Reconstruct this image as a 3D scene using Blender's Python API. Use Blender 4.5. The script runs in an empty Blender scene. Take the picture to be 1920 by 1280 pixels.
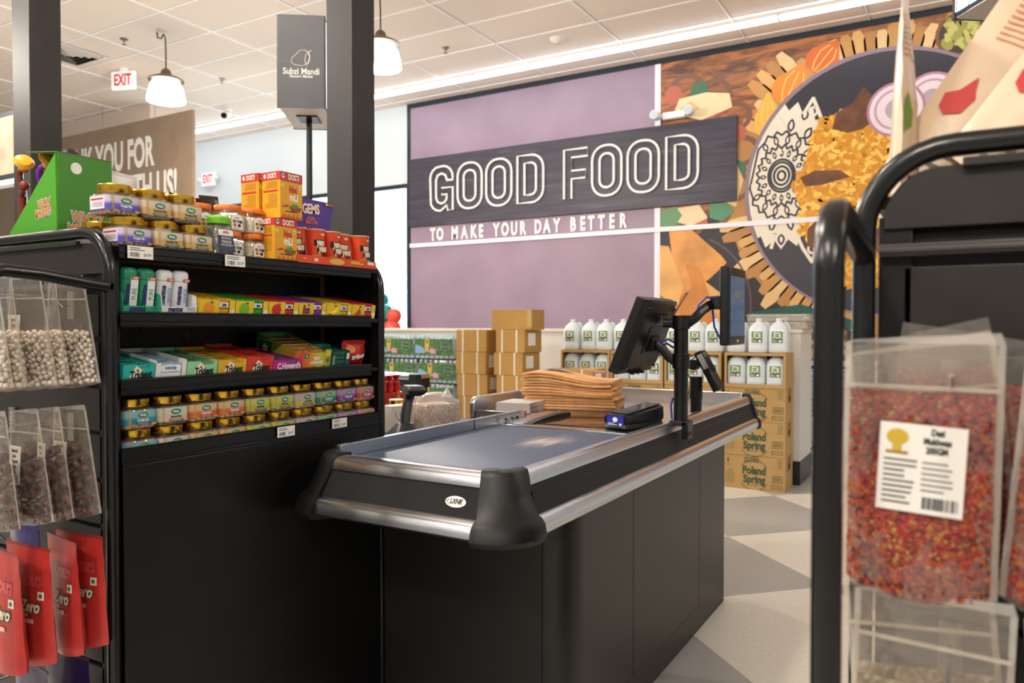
import bpy, bmesh, math, random
from mathutils import Matrix, Vector, Euler
R = math.radians
PI = math.pi
scene = bpy.context.scene
COL = scene.collection
random.seed(7)

# ---------------------------------------------------------------- camera, world, exposure
cam_d = bpy.data.cameras.new('camera')
cam = bpy.data.objects.new('camera', cam_d)
COL.objects.link(cam)
cam.location = (0, 0, 1.27)
cam.rotation_euler = (R(90 - 1.19), 0, R(30.35))
cam_d.sensor_width = 36.0
cam_d.lens = 27.0
cam_d.clip_start = 0.05
cam_d.clip_end = 200
cam_d.dof.use_dof = True
cam_d.dof.focus_distance = 2.25
cam_d.dof.aperture_fstop = 4.8
scene.camera = cam
vs = scene.view_settings
vs.view_transform = 'Standard'
vs.look = 'None'
vs.gamma = 1.0
vs.use_curve_mapping = False
vs.exposure = 0.6
scene.cycles.use_denoising = True
scene.cycles.max_bounces = 8
scene.cycles.transparent_max_bounces = 24
scene.cycles.sample_clamp_indirect = 6.0
scene.cycles.caustics_reflective = False
scene.cycles.caustics_refractive = False

world = bpy.data.worlds.new('daylight')
scene.world = world
world.use_nodes = True
wn = world.node_tree.nodes
wn['Background'].inputs[0].default_value = (0.80, 0.90, 1.0, 1)
wn['Background'].inputs[1].default_value = 7.0

# light levels of the shop's lamps, seen and added
PENDANT_W = 125.0
STRIP_E = 8.5
CEIL = 4.41

# ---------------------------------------------------------------- materials
def lin(c):
    if isinstance(c, str):
        c = c.lstrip('#')
        c = [int(c[i:i+2], 16) / 255 for i in (0, 2, 4)]
        return tuple((x / 12.92 if x <= 0.04045 else ((x + 0.055) / 1.055) ** 2.4) for x in c)
    return tuple(c[:3])
MATS = {}
def mat(name, col, rough=0.5, metal=0.0, noise=0.0, nscale=20.0, bump=0.0, bscale=60.0, emit=None, es=0.0, spec=None, stretch=None, coat=0.0):
    if name in MATS: return MATS[name]
    m = bpy.data.materials.new(name); m.use_nodes = True
    nt = m.node_tree; b = nt.nodes['Principled BSDF']
    c = lin(col)
    b.inputs['Base Color'].default_value = (*c, 1)
    b.inputs['Roughness'].default_value = rough
    b.inputs['Metallic'].default_value = metal
    if spec is not None: b.inputs['Specular IOR Level'].default_value = spec
    if coat: b.inputs['Coat Weight'].default_value = coat; b.inputs['Coat Roughness'].default_value = 0.08
    if emit is not None:
        b.inputs['Emission Color'].default_value = (*lin(emit), 1); b.inputs['Emission Strength'].default_value = es
    if noise or bump:
        tc = nt.nodes.new('ShaderNodeTexCoord'); src = tc.outputs['Object']
        if stretch:
            mp = nt.nodes.new('ShaderNodeMapping'); mp.inputs['Scale'].default_value = stretch
            nt.links.new(src, mp.inputs[0]); src = mp.outputs[0]
    if noise:
        n = nt.nodes.new('ShaderNodeTexNoise'); n.inputs['Scale'].default_value = nscale; n.inputs['Detail'].default_value = 5
        r = nt.nodes.new('ShaderNodeValToRGB')
        r.color_ramp.elements[0].position = .3; r.color_ramp.elements[1].position = .7
        r.color_ramp.elements[0].color = (*[max(0, x * (1 - noise)) for x in c], 1)
        r.color_ramp.elements[1].color = (*[min(1, x * (1 + noise)) for x in c], 1)
        nt.links.new(src, n.inputs['Vector']); nt.links.new(n.outputs[0], r.inputs[0]); nt.links.new(r.outputs[0], b.inputs['Base Color'])
    if bump:
        n2 = nt.nodes.new('ShaderNodeTexNoise'); n2.inputs['Scale'].default_value = bscale; n2.inputs['Detail'].default_value = 3
        bp = nt.nodes.new('ShaderNodeBump'); bp.inputs['Strength'].default_value = bump; bp.inputs['Distance'].default_value = 0.003
        nt.links.new(src, n2.inputs['Vector']); nt.links.new(n2.outputs[0], bp.inputs['Height']); nt.links.new(bp.outputs[0], b.inputs['Normal'])
    MATS[name] = m
    return m
def flat(col, rough=0.5):                       # plain printed ink / paper in a colour
    key = 'ink_' + (col if isinstance(col, str) else '%02x%02x%02x' % tuple(int(max(0, min(1, v)) * 255) for v in col)).lstrip('#')
    return mat(key, col, rough)
def grad(name, stops, axis=2, rough=0.35, scale=1.0, off=0.0):   # printed colour gradient along an object axis (metres)
    if name in MATS: return MATS[name]
    m = mat(name, stops[0][1], rough); nt = m.node_tree; b = nt.nodes['Principled BSDF']
    tc = nt.nodes.new('ShaderNodeTexCoord'); sp = nt.nodes.new('ShaderNodeSeparateXYZ')
    mr = nt.nodes.new('ShaderNodeMath'); mr.operation = 'MULTIPLY_ADD'; mr.inputs[1].default_value = scale; mr.inputs[2].default_value = off
    r = nt.nodes.new('ShaderNodeValToRGB')
    el = r.color_ramp.elements
    while len(el) < len(stops): el.new(0.5)
    for e, (p, c) in zip(el, stops): e.position = p; e.color = (*lin(c), 1)
    nt.links.new(tc.outputs['Object'], sp.inputs[0]); nt.links.new(sp.outputs[axis], mr.inputs[0])
    nt.links.new(mr.outputs[0], r.inputs[0]); nt.links.new(r.outputs[0], b.inputs['Base Color'])
    return m
def cells(name, cols, scale=200.0, rough=0.5, dark=0.5, bump=0.4):       # granular mix: a colour per Voronoi cell
    if name in MATS: return MATS[name]
    m = mat(name, cols[0], rough); nt = m.node_tree; b = nt.nodes['Principled BSDF']
    tc = nt.nodes.new('ShaderNodeTexCoord'); v = nt.nodes.new('ShaderNodeTexVoronoi'); v.inputs['Scale'].default_value = scale
    sp = nt.nodes.new('ShaderNodeSeparateColor'); r = nt.nodes.new('ShaderNodeValToRGB'); r.color_ramp.interpolation = 'CONSTANT'
    el = r.color_ramp.elements
    while len(el) < len(cols): el.new(0.5)
    for i, (e, c) in enumerate(zip(el, cols)): e.position = i / len(cols); e.color = (*lin(c), 1)
    nt.links.new(tc.outputs['Object'], v.inputs['Vector']); nt.links.new(v.outputs['Color'], sp.inputs[0]); nt.links.new(sp.outputs[0], r.inputs[0])
    nt.links.new(r.outputs[0], b.inputs['Base Color'])
    bp = nt.nodes.new('ShaderNodeBump'); bp.inputs['Strength'].default_value = bump; bp.inputs['Distance'].default_value = 0.002; bp.invert = True
    nt.links.new(v.outputs['Distance'], bp.inputs['Height']); nt.links.new(bp.outputs[0], b.inputs['Normal'])
    return m
def film(name, tint='#ffffff', haze=0.10, gloss=0.12, rough=0.12):         # thin clear plastic: mostly see-through, some sheen and haze
    if name in MATS: return MATS[name]
    m = bpy.data.materials.new(name); m.use_nodes = True; nt = m.node_tree; nt.nodes.clear()
    o = nt.nodes.new('ShaderNodeOutputMaterial'); t = nt.nodes.new('ShaderNodeBsdfTransparent'); g = nt.nodes.new('ShaderNodeBsdfGlossy'); d = nt.nodes.new('ShaderNodeBsdfDiffuse')
    t.inputs[0].default_value = (*lin(tint), 1); d.inputs[0].default_value = (*lin(tint), 1); g.inputs['Roughness'].default_value = rough
    a = nt.nodes.new('ShaderNodeMixShader'); a.inputs[0].default_value = haze
    f = nt.nodes.new('ShaderNodeLayerWeight'); f.inputs[0].default_value = 0.25
    mu = nt.nodes.new('ShaderNodeMath'); mu.operation = 'MULTIPLY_ADD'; mu.inputs[1].default_value = 0.32; mu.inputs[2].default_value = gloss; mu.use_clamp = True
    c = nt.nodes.new('ShaderNodeMixShader')
    tc = nt.nodes.new('ShaderNodeTexCoord'); n = nt.nodes.new('ShaderNodeTexNoise'); n.inputs['Scale'].default_value = 28; n.inputs['Detail'].default_value = 2
    bp = nt.nodes.new('ShaderNodeBump'); bp.inputs['Strength'].default_value = 0.6; bp.inputs['Distance'].default_value = 0.01
    L = nt.links.new
    L(tc.outputs['Object'], n.inputs['Vector']); L(n.outputs[0], bp.inputs['Height']); L(bp.outputs[0], g.inputs['Normal'])
    L(t.outputs[0], a.inputs[1]); L(d.outputs[0], a.inputs[2]); L(f.outputs['Facing'], mu.inputs[0]); L(mu.outputs[0], c.inputs[0])
    L(a.outputs[0], c.inputs[1]); L(g.outputs[0], c.inputs[2]); L(c.outputs[0], o.inputs[0])
    MATS[name] = m
    return m

BLACK = mat('black_powder_coat', '#0c0c0f', 0.42, bump=0.15, bscale=900, spec=.3)
BLACKG = mat('black_gloss_tube', '#0d0d0f', 0.26, spec=.45)
RACKP = mat('dark_grey_panel', '#292523', 0.38, bump=0.1, bscale=700, spec=.35)
STEEL = mat('brushed_steel', '#cdd2d8', 0.26, 1.0, noise=0.08, nscale=30, stretch=(60, 1, 60))
STEELX = mat('brushed_steel_cross', '#cdd0d4', 0.24, 1.0, noise=0.08, nscale=30, stretch=(1, 60, 60))
CHROME = mat('chrome', '#d5d5d5', 0.12, 1.0)
RUBBER = mat('black_rubber', '#111112', 0.46, bump=0.12, bscale=500, spec=.35)
TEXPAN = mat('black_textured_panel', '#0f0f11', 0.55, bump=0.5, bscale=700, spec=.3)
CABP = mat('cabinet_laminate', '#191715', 0.40, bump=0.15, bscale=900, spec=.45)
BLKPL = mat('black_plastic', '#0c0c0d', 0.36, spec=.35)
WHITE = mat('white_paper', '#f2efe8', 0.6)
INK = mat('black_ink', '#161616', 0.6)
GOLD = mat('gold_lid_foil', '#d8ac3a', 0.22, 1.0)
CARD = mat('brown_cardboard', '#b3905a', 0.75, noise=0.06, nscale=9)
CARDD = mat('cardboard_inside', '#8d6a3c', 0.8)

# ---------------------------------------------------------------- mesh building
class M:
    def __init__(s): s.v = []; s.f = []; s.mi = []; s.cur = 0
    def add(s, v, f):
        k = len(s.v); s.v += [tuple(p) for p in v]; s.f += [tuple(i + k for i in q) for q in f]; s.mi += [s.cur] * len(f); return s
    def box(s, x0, x1, y0, y1, z0, z1):
        return s.add([(x0,y0,z0),(x1,y0,z0),(x1,y1,z0),(x0,y1,z0),(x0,y0,z1),(x1,y0,z1),(x1,y1,z1),(x0,y1,z1)],
                     [(0,3,2,1),(4,5,6,7),(0,1,5,4),(1,2,6,5),(2,3,7,6),(3,0,4,7)])
    def quad(s, a, b, c, d): return s.add([a, b, c, d], [(0,1,2,3)])
    def loft(s, rings, cap=(True, True), close=True):
        n = len(rings[0]); v = [p for r in rings for p in r]; f = []
        for i in range(len(rings) - 1):
            for j in range(n if close else n - 1):
                a = i*n + j; b = i*n + (j+1) % n; f.append((a, b, b + n, a + n))
        if cap[0]: f.append(tuple(range(n - 1, -1, -1)))
        if cap[1]: f.append(tuple(range((len(rings)-1)*n, len(rings)*n)))
        return s.add(v, f)
    def lathe(s, prof, n=20, c=(0,0,0)):
        rings = [[(c[0] + r*math.cos(2*PI*j/n), c[1] + r*math.sin(2*PI*j/n), c[2] + z) for j in range(n)] for r, z in prof]
        return s.loft(rings)
    def cyl(s, p0, p1, r, n=12, r2=None):
        return s.tube([p0, p1], [r, r if r2 is None else r2], n)
    def tube(s, pts, r, n=8, closed=False, sq=None):
        P = [Vector(p) for p in pts]; k = len(P); rings = []; up = None
        rr_ = r if isinstance(r, (list, tuple)) else [r]*k
        for i in range(k):
            if closed: t = (P[(i+1) % k] - P[i-1])
            else: t = P[min(i+1, k-1)] - P[max(i-1, 0)]
            t.normalize()
            if up is None:
                up = Vector((0,0,1)) if abs(t.z) < .9 else Vector((1,0,0))
            a = up - t*up.dot(t)
            if a.length < 1e-6: a = t.orthogonal()
            a.normalize(); b = t.cross(a); up = a
            if sq: ring = [P[i] + a*(q[0]*sq[0]) + b*(q[1]*sq[1]) for q in ROUND8]
            else: ring = [P[i] + (a*math.cos(2*PI*j/n) + b*math.sin(2*PI*j/n))*rr_[i] for j in range(n)]
            rings.append(ring)
        if closed: rings.append(rings[0]); return s.loft(rings, (False, False))
        return s.loft(rings)
    def prism(s, poly, a0, a1, axis=1):      # polygon in the two other axes, extruded along axis
        def P(u, w, a): return (a, u, w) if axis == 0 else ((u, a, w) if axis == 1 else (u, w, a))
        n = len(poly); v = [P(u, w, a0) for u, w in poly] + [P(u, w, a1) for u, w in poly]
        f = [(i, (i+1) % n, n + (i+1) % n, n + i) for i in range(n)] + [tuple(range(n-1, -1, -1)), tuple(range(n, 2*n))]
        return s.add(v, f)
    def ball(s, c, r, n=8, m=6, sz=1.0):
        prof = [(max(1e-5, r*math.sin(PI*i/m)), -r*math.cos(PI*i/m)*sz) for i in range(m + 1)]
        return s.lathe(prof, n, c)
    def rrbox(s, w, d, prof, r=.01, n=3, c=(0,0,0)):   # stacked rounded rectangles: prof = [(scale, z) or (sx, sy, z)]
        rings = []
        for q in prof:
            sx, sy, z = q if len(q) == 3 else (q[0], q[0], q[1])
            rings.append([(c[0] + x, c[1] + y, c[2] + z) for x, y in rr(w*sx, d*sy, min(r, w*sx*.49, d*sy*.49), n)])
        return s.loft(rings)
    def mesh(s, name, mats, bevel=0.0, smooth=None, seg=2):
        me = bpy.data.meshes.new(name); me.from_pydata(s.v, [], s.f)
        for m in (mats if isinstance(mats, (list, tuple)) else [mats]): me.materials.append(m)
        if len(me.materials) > 1: me.polygons.foreach_set('material_index', s.mi)
        bm = bmesh.new(); bm.from_mesh(me)
        bmesh.ops.recalc_face_normals(bm, faces=bm.faces)
        if bevel:
            es = [e for e in bm.edges if len(e.link_faces) == 2 and e.calc_face_angle(0) > 0.5]
            bmesh.ops.bevel(bm, geom=es, offset=bevel, offset_type='OFFSET', segments=seg, profile=0.5, affect='EDGES', clamp_overlap=True)
        bm.to_mesh(me); bm.free()
        if smooth is None: smooth = 20 if bevel else 35
        if smooth:
            me.polygons.foreach_set('use_smooth', [True]*len(me.polygons))
            me.set_sharp_from_angle(angle=R(smooth))
        me.update()
        return me
    def obj(s, name, mats, parent=None, loc=(0,0,0), rot=(0,0,0), **k):
        return put(name, s.mesh(name, mats, **k), parent, loc, rot)
ROUND8 = [(1,.55),(.55,1),(-.55,1),(-1,.55),(-1,-.55),(-.55,-1),(.55,-1),(1,-.55)]
def rr(w, d, r, n=3):
    out = []
    for cx, cy, a0 in ((w/2-r, d/2-r, 0), (-w/2+r, d/2-r, 90), (-w/2+r, -d/2+r, 180), (w/2-r, -d/2+r, 270)):
        for i in range(n + 1):
            a = R(a0 + 90*i/n); out.append((cx + r*math.cos(a), cy + r*math.sin(a)))
    return out
def put(name, me, parent=None, loc=(0,0,0), rot=(0,0,0), scale=(1,1,1)):
    o = bpy.data.objects.new(name, me); COL.objects.link(o)
    o.location = loc; o.rotation_euler = rot; o.scale = scale
    if parent: o.parent = parent
    return o
def tag(o, label=None, cat=None, group=None, kind=None):
    if label: o['label'] = label
    if cat: o['category'] = cat
    if group: o['group'] = group
    if kind: o['kind'] = kind
    return o
def thing(name, label, cat, loc=(0,0,0), rotz=0, group=None, rot=None):
    o = bpy.data.objects.new(name, None); COL.objects.link(o); o.empty_display_size = .05
    o.location = loc; o.rotation_euler = rot if rot else (0, 0, rotz)
    return tag(o, label, cat, group)
def struct(o): o['kind'] = 'structure'; return o
def dup(root, loc, rotz=None, label=None, group=None, rot=None):
    r = root.copy(); COL.objects.link(r); r.location = loc
    if rot: r.rotation_euler = rot
    elif rotz is not None: r.rotation_euler = (0, 0, rotz)
    if label: r['label'] = label
    if group: r['group'] = group
    for ch in list(root.children):
        c = ch.copy(); COL.objects.link(c); c.parent = r; FIX(ch, c)
        for g in list(ch.children):
            d = g.copy(); COL.objects.link(d); d.parent = c; FIX(g, d)
    return r
TXT = []
def FIX(a, b):
    for t in list(TXT):
        if t[0] == a: TXT.append((b,) + t[1:])
# lettering: flat text meshes. plane 'front' stands upright facing -y, 'side' faces +x, 'left' faces -x, 'top' lies facing +z
PL = {'front': (PI/2, 0, 0), 'right': (PI/2, 0, PI/2), 'left': (PI/2, 0, -PI/2), 'top': (0, 0, 0)}
TCACHE = {}
def text(s, size, m, parent, loc, plane='front', xs=0.7, bold=0.0, align='CENTER', name='lettering', rot=None, roll=0.0, thick=0.0, shear=0.0):
    o = bpy.data.objects.new(name, None)
    key = (s, round(bold/size, 3), align, round(thick/size, 4), m.name, shear)
    if key not in TCACHE:
        c = bpy.data.curves.new('t', 'FONT'); c.body = s; c.size = 1; c.align_x = align; c.align_y = 'CENTER'; c.offset = bold/size
        c.resolution_u = 3; c.extrude = thick/size; c.shear = shear; c.fill_mode = 'BOTH' if thick else 'FRONT'
        c.materials.append(m)
        t = bpy.data.objects.new('t', c)
        me = bpy.data.meshes.new_from_object(t)
        bpy.data.objects.remove(t); bpy.data.curves.remove(c)
        if not me.materials: me.materials.append(m)
        TCACHE[key] = me
    e = Euler(rot if rot else PL[plane])
    if roll: e = (e.to_matrix() @ Matrix.Rotation(roll, 3, 'Z')).to_euler()
    return put(name, TCACHE[key], parent, loc, e, (size*xs, size, size))
def bars(parent, m, x0, x1, z0, z1, y, n=9, seed=1, name='barcode'):     # vertical bars printed on a front face
    rnd = random.Random(seed); b = M(); x = x0; st = (x1 - x0)/n
    for i in range(n):
        w = st*rnd.choice((.3, .5, .7)); b.quad((x, y, z0), (x+w, y, z0), (x+w, y, z1), (x, y, z1)); x += st
    return b.obj(name, m, parent)
def lines(parent, m, x0, x1, z0, z1, y, n=4, th=.4, seed=1, name='fine_print', f=None):   # rows of fine print on a front face
    rnd = random.Random(seed); b = M(); st = (z1 - z0)/n
    for i in range(n):
        za = z1 - st*(i + .7); zb = za + st*th; xe = x0 + (x1-x0)*rnd.uniform(.6, 1)
        P = [(x0, y, za), (xe, y, za), (xe, y, zb), (x0, y, zb)]
        b.quad(*[f(p) if f else p for p in P])
    return b.obj(name, m, parent)
def disc(parent, m, cx, cz, y, rx, rz, n=20, name='printed_spot'):
    b = M(); b.add([(cx + rx*math.cos(2*PI*i/n), y, cz + rz*math.sin(2*PI*i/n)) for i in range(n)], [tuple(range(n))])
    return b.obj(name, m, parent)
def rect(parent, m, x0, x1, z0, z1, y, name='printed_panel'):
    return M().quad((x0, y, z0), (x1, y, z0), (x1, y, z1), (x0, y, z1)).obj(name, m, parent)
def arc(c, r, a0, a1, n, ax='xz', y=0.0):
    out = []
    for i in range(n + 1):
        a = R(a0 + (a1 - a0)*i/n); u = c[0] + r*math.cos(a); w = c[1] + r*math.sin(a)
        out.append((u, y, w) if ax == 'xz' else ((y, u, w) if ax == 'yz' else (u, w, y)))
    return out
# ================================================================ THE ROOM
XL, XR, YB, YF = -15.0, 7.0, -9.0, 8.75
floor = struct(M().box(XL, XR, YB, YF + 6, -.1, -.003).obj('floor', mat('floor_screed', '#b9b2a6', .5)))
VINYL_L = mat('vinyl_cream', '#e8e3d8', .33, noise=.05, nscale=45)
VINYL_G = mat('vinyl_grey', '#aeadab', .33, noise=.07, nscale=45, stretch=(1, 4, 1))
tl = .914
tm = [M().box(-tl/2+.0008, tl/2-.0008, -tl/2+.0008, tl/2-.0008, -.003, 0).mesh('floor_tile', m, bevel=.0008, seg=1) for m in (VINYL_L, VINYL_G)]
a_, b_ = Vector((.646, -.646, 0)), Vector((.646, .646, 0)); o_ = Vector((-1.2, 4.63, 0))
for i in range(-14, 15):
    for j in range(-14, 15):
        c = o_ + a_*(i + .5) + b_*(j + .5)
        if -6.6 < c.x < 2.6 and -.6 < c.y < 9.0:
            put('floor_tile', tm[(i + j) % 2], floor, c, (0, 0, PI/4))
# ceiling: slab, T-bar grid, lay-in tiles
ceiling = struct(M().box(XL, XR, YB, YF + .3, CEIL + .012, CEIL + .1).obj('ceiling', mat('ceiling_slab', '#e2dcd6', .8)))
CT = mat('ceiling_tile_mineral', '#efe1d4', .85, noise=.03, nscale=160, bump=.35, bscale=260)
gx = [-4.51 + 1.219*k for k in range(-8, 6)]
gy = [6.74 + .61*k for k in range(-9, 4)]
gm = M()
for x in gx: gm.box(x-.0085, x+.0085, gy[0], YF, CEIL - .009, CEIL + .012)
for y in gy: gm.box(gx[0], gx[-1], y-.0085, y+.0085, CEIL - .008, CEIL + .012)
gm.obj('ceiling_grid', mat('white_tbar', '#ffffff', .5), ceiling)
ctm = M().box(-.595, .595, -.291, .291, -.002, .01).mesh('ceiling_tile', CT, bevel=.004, seg=1)
for x in gx[:-1]:
    for y in gy[:-1]: put('ceiling_tile', ctm, ceiling, (x + .6095, y + .305, CEIL))
ctl = M().box(-.595, .595, -.075, .08, -.002, .01).mesh('ceiling_tile', CT)
for x in gx[:-1]: put('ceiling_tile', ctl, ceiling, (x + .6095, gy[-1] + .095, CEIL))
# walls
WP = mat('wall_paint_white', '#cfd6da', .7, bump=.1, bscale=300)
WX0, WX1, WZ0, WZ1 = -12.6, -6.86, .95, 3.30
wb = M(); wb.box(XL, WX0, YF, YF+.2, -.002, CEIL+.011); wb.box(WX1, XR, YF, YF+.2, -.002, CEIL+.011)
wb.box(WX0, WX1, YF, YF+.2, -.002, WZ0); wb.box(WX0, WX1, YF, YF+.2, WZ1, CEIL+.011)
struct(wb.obj('wall_back', WP))
struct(M().box(XL-.2, XL, YB-.2, YF+.2, -.1, CEIL+.1).obj('wall_left', WP))
struct(M().box(XR, XR+.2, YB-.2, YF+.2, -.1, CEIL+.1).obj('wall_right', WP))
struct(M().box(XL, XR, YB-.2, YB, -.1, CEIL+.1).obj('wall_front', WP))
# storefront window, hidden left part widened for more daylight: frame, mullion, panes
wf = struct(tag(bpy.data.objects.new('window_1', None))); COL.objects.link(wf)
FR = mat('dark_window_frame', '#23282e', .4)
fm = M(); t = .05
fm.box(WX0, WX1, YF+.04, YF+.12, WZ1-t, WZ1); fm.box(WX0, WX1, YF+.04, YF+.12, WZ0, WZ0+t)
fm.box(WX0, WX0+t, YF+.04, YF+.12, WZ0+t, WZ1-t); fm.box(WX1-t, WX1, YF+.04, YF+.12, WZ0+t, WZ1-t)
fm.obj('window_frame', FR, wf, bevel=.004)
for k in range(1, 4):
    xm = WX0 + (WX1-WX0)*k/4; M().box(xm-t/2, xm+t/2, YF+.04, YF+.12, WZ0+t, WZ1-t).obj('mullion', FR, wf, bevel=.004)
for k in range(4):
    xa = WX0 + (WX1-WX0)*k/4 + (t if k == 0 else t/2); xb = WX0 + (WX1-WX0)*(k+1)/4 - (t if k == 3 else t/2)
    M().box(xa, xb, YF+.075, YF+.083, WZ0+t, WZ1-t).obj('pane', film('window_glass', '#f4fbff', .02, .03, .02), wf)
M().box(WX0-.02, WX1+.02, YF-.03, YF+.04, WZ0-.03, WZ0).obj('window_sill', mat('sill_white', '#dfe0e0', .4), wf, bevel=.004)
# outside ground and the row of shops across the way, seen washed out
struct(M().box(XL-10, XR+10, YF+6.0, YF+40, -.2, -.05).obj('ground', mat('pavement', '#c9c8c4', .8)))
# bulkhead left behind the hanging sign
struct(M().box(XL, -9.95, 6.85, 7.6, 2.7, CEIL).obj('wall_bulkhead', mat('bulkhead_paint', '#d9c8bd', .7)))
# half-height partition with black plinth
hp = struct(M().box(-7.6, -1.10, 6.40, 6.92, .19, 1.21).obj('wall_partition', mat('partition_paint', '#dcd8d2', .55)))
M().box(-7.62, -1.085, 6.385, 6.935, 1.21, 1.24).obj('cap', mat('partition_cap', '#d8cdbb', .45), hp, bevel=.004)
M().box(-7.605, -1.095, 6.394, 6.926, 0, .19).obj('plinth', mat('plinth_black', '#1d1e20', .4), hp)
# square black columns
CB = mat('column_bronze_black', '#262321', .5, noise=.12, nscale=6, stretch=(5, 5, .6))
def column(name, x, y, w):
    o = struct(M().box(x-w/2, x+w/2, y-w/2, y+w/2, 0, CEIL).obj(name, CB, bevel=.003))
    M().box(x-w/2-.004, x+w/2+.004, y-w/2-.004, y+w/2+.004, 0, .12).obj('base_collar', CB, o)
column('trim_1', -2.3315, 2.577, .147)
column('trim_2', -4.785, 2.555, .185)

# ---------------------------------------------------------------- lamps
EW = bpy.data.materials.new('fluorescent_tube'); EW.use_nodes = True
EW.node_tree.nodes['Principled BSDF'].inputs['Emission Color'].default_value = (.88, .95, 1, 1)
EW.node_tree.nodes['Principled BSDF'].inputs['Emission Strength'].default_value = STRIP_E
FIXW = mat('fixture_white', '#e9e9ea', .4)
def strip(x0, x1, y, label, z=CEIL):
    t = thing('strip_light', label, 'strip light', ((x0+x1)/2, y, z))
    L = (x1-x0)/2
    M().box(-L, L, -.045, .045, -.03, 0).obj('housing', FIXW, t, bevel=.004)
    b = M(); b.prism([(-.038, -.030), (.038, -.030), (.030, -.062), (-.030, -.062)], -L+.01, L-.01, axis=0)
    b.obj('diffuser', EW, t)
    for k in (-1, 1): M().box(k*L-.006, k*L+.006, -.046, .046, -.064, 0).obj('end_cap', FIXW, t)
    return t
sg = 0
for k in range(5):
    xa = -12.6 + 3.66*k
    o = strip(xa, xa + 3.655, 8.10, ['bright linear strip light at the far left end of the lit row along the wall',
        'bright linear strip light left of the mural, near the exit sign', 'bright linear strip light above the purple part of the mural',
        'bright linear strip light above the lettered dark band of the mural', 'bright linear strip light above the food picture, rightmost of the row'][k])
    o['group'] = 'strip lights along the mural wall'
for yy in (-2.2, -6.2):  # unseen rows behind the camera, added to light the shop floor
    for k in range(3):
        o = strip(-9.5 + 5.2*k, -9.5 + 5.2*k + 3.66, yy, 'added unseen linear strip light behind the viewer, %s of the %s row' % (('left one', 'middle one', 'right one')[k], 'nearer' if yy > -4 else 'farther')); o['group'] = 'added strip lights over the shop floor'

PGL = bpy.data.materials.new('ribbed_lamp_glass'); PGL.use_nodes = True
pb = PGL.node_tree.nodes['Principled BSDF']
pb.inputs['Base Color'].default_value = (.95, .9, .85, 1); pb.inputs['Roughness'].default_value = .25
pb.inputs['Emission Color'].default_value = (1, .80, .66, 1); pb.inputs['Emission Strength'].default_value = 1.9
BULB = bpy.data.materials.new('lamp_bulb'); BULB.use_nodes = True
pb = BULB.node_tree.nodes['Principled BSDF']; pb.inputs['Emission Color'].default_value = (1, .78, .55, 1); pb.inputs['Emission Strength'].default_value = 12
def pendant(x, y, label, ztop=CEIL):
    t = thing('pendant_lamp', label, 'lamp', (x, y, ztop), 0, 'pendant lamps hung from the ceiling')
    b = M(); b.lathe([(.0, 0), (.05, 0), (.05, -.012), (.0, -.02)], 14); b.obj('ceiling_cup', mat('cup_white', '#cfcac4', .5), t)
    pts = [(-.1, 0, -.01), (-.09, 0, -.07), (-.03, 0, -.09), (0.01, 0, -.05), (.04, 0, -.1), (.045, 0, -.25), (.045, 0, -.44)]
    M().tube(pts, .008, 6).obj('cord', mat('lamp_cord', '#4a443e', .5), t)
    b = M(); b.lathe([(.02, -.42), (.045, -.44), (.06, -.49), (.10, -.50), (.175, -.535), (.18, -.55), (.10, -.535), (.02, -.53)], 24, (.045, 0, 0)); b.obj('metal_cap', mat('lamp_bronze', '#7a705e', .35, .8), t)
    n = 48; prof = [(.09, -.52), (.135, -.55), (.165, -.62), (.185, -.70), (.195, -.76), (.19, -.765), (.18, -.70), (.158, -.62), (.128, -.556)]
    rings = [[(.045 + (r*(1 + .012*(-1)**j))*math.cos(2*PI*j/n), (r*(1 + .012*(-1)**j))*math.sin(2*PI*j/n), z) for j in range(n)] for r, z in prof]
    b = M(); b.loft(rings, (False, False)); b.obj('glass_shade', PGL, t, smooth=50)
    M().ball((.045, 0, -.63), .04, 12, 8).obj('bulb', BULB, t)
    ld = bpy.data.lights.new('pendant_light', 'POINT'); ld.energy = PENDANT_W; ld.color = (1, .915, .825); ld.shadow_soft_size = .10
    lo = bpy.data.objects.new('pendant_light', ld); COL.objects.link(lo); lo.parent = t; lo.location = (.045, 0, -.80)
    return t
pendant(-7.35, 5.22, 'ribbed glass pendant lamp hanging beside the red ceiling exit sign')
pendant(-4.70, 5.55, 'ribbed glass pendant lamp partly hidden behind the tall black column')
for x, y in ((-7.35, 1.6), (-4.7, 1.6), (-2.05, .6), (3.2, 3.5), (-3.4, -2.6), (2.2, -2.6), (-.7, -2.2)):  # lamps out of view, added to light the racks and aisles
    pendant(x, y, 'added ribbed glass pendant lamp out of the picture, ' + {(-7.35, 1.6): 'over the far left aisle', (-4.7, 1.6): 'behind the candy rack', (-2.05, .6): 'above the candy rack', (3.2, 3.5): 'over the lane at right', (-3.4, -2.6): 'behind the viewer at left', (2.2, -2.6): 'behind the viewer at right', (-.7, -2.2): 'straight behind the viewer'}[(x, y)])

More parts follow.
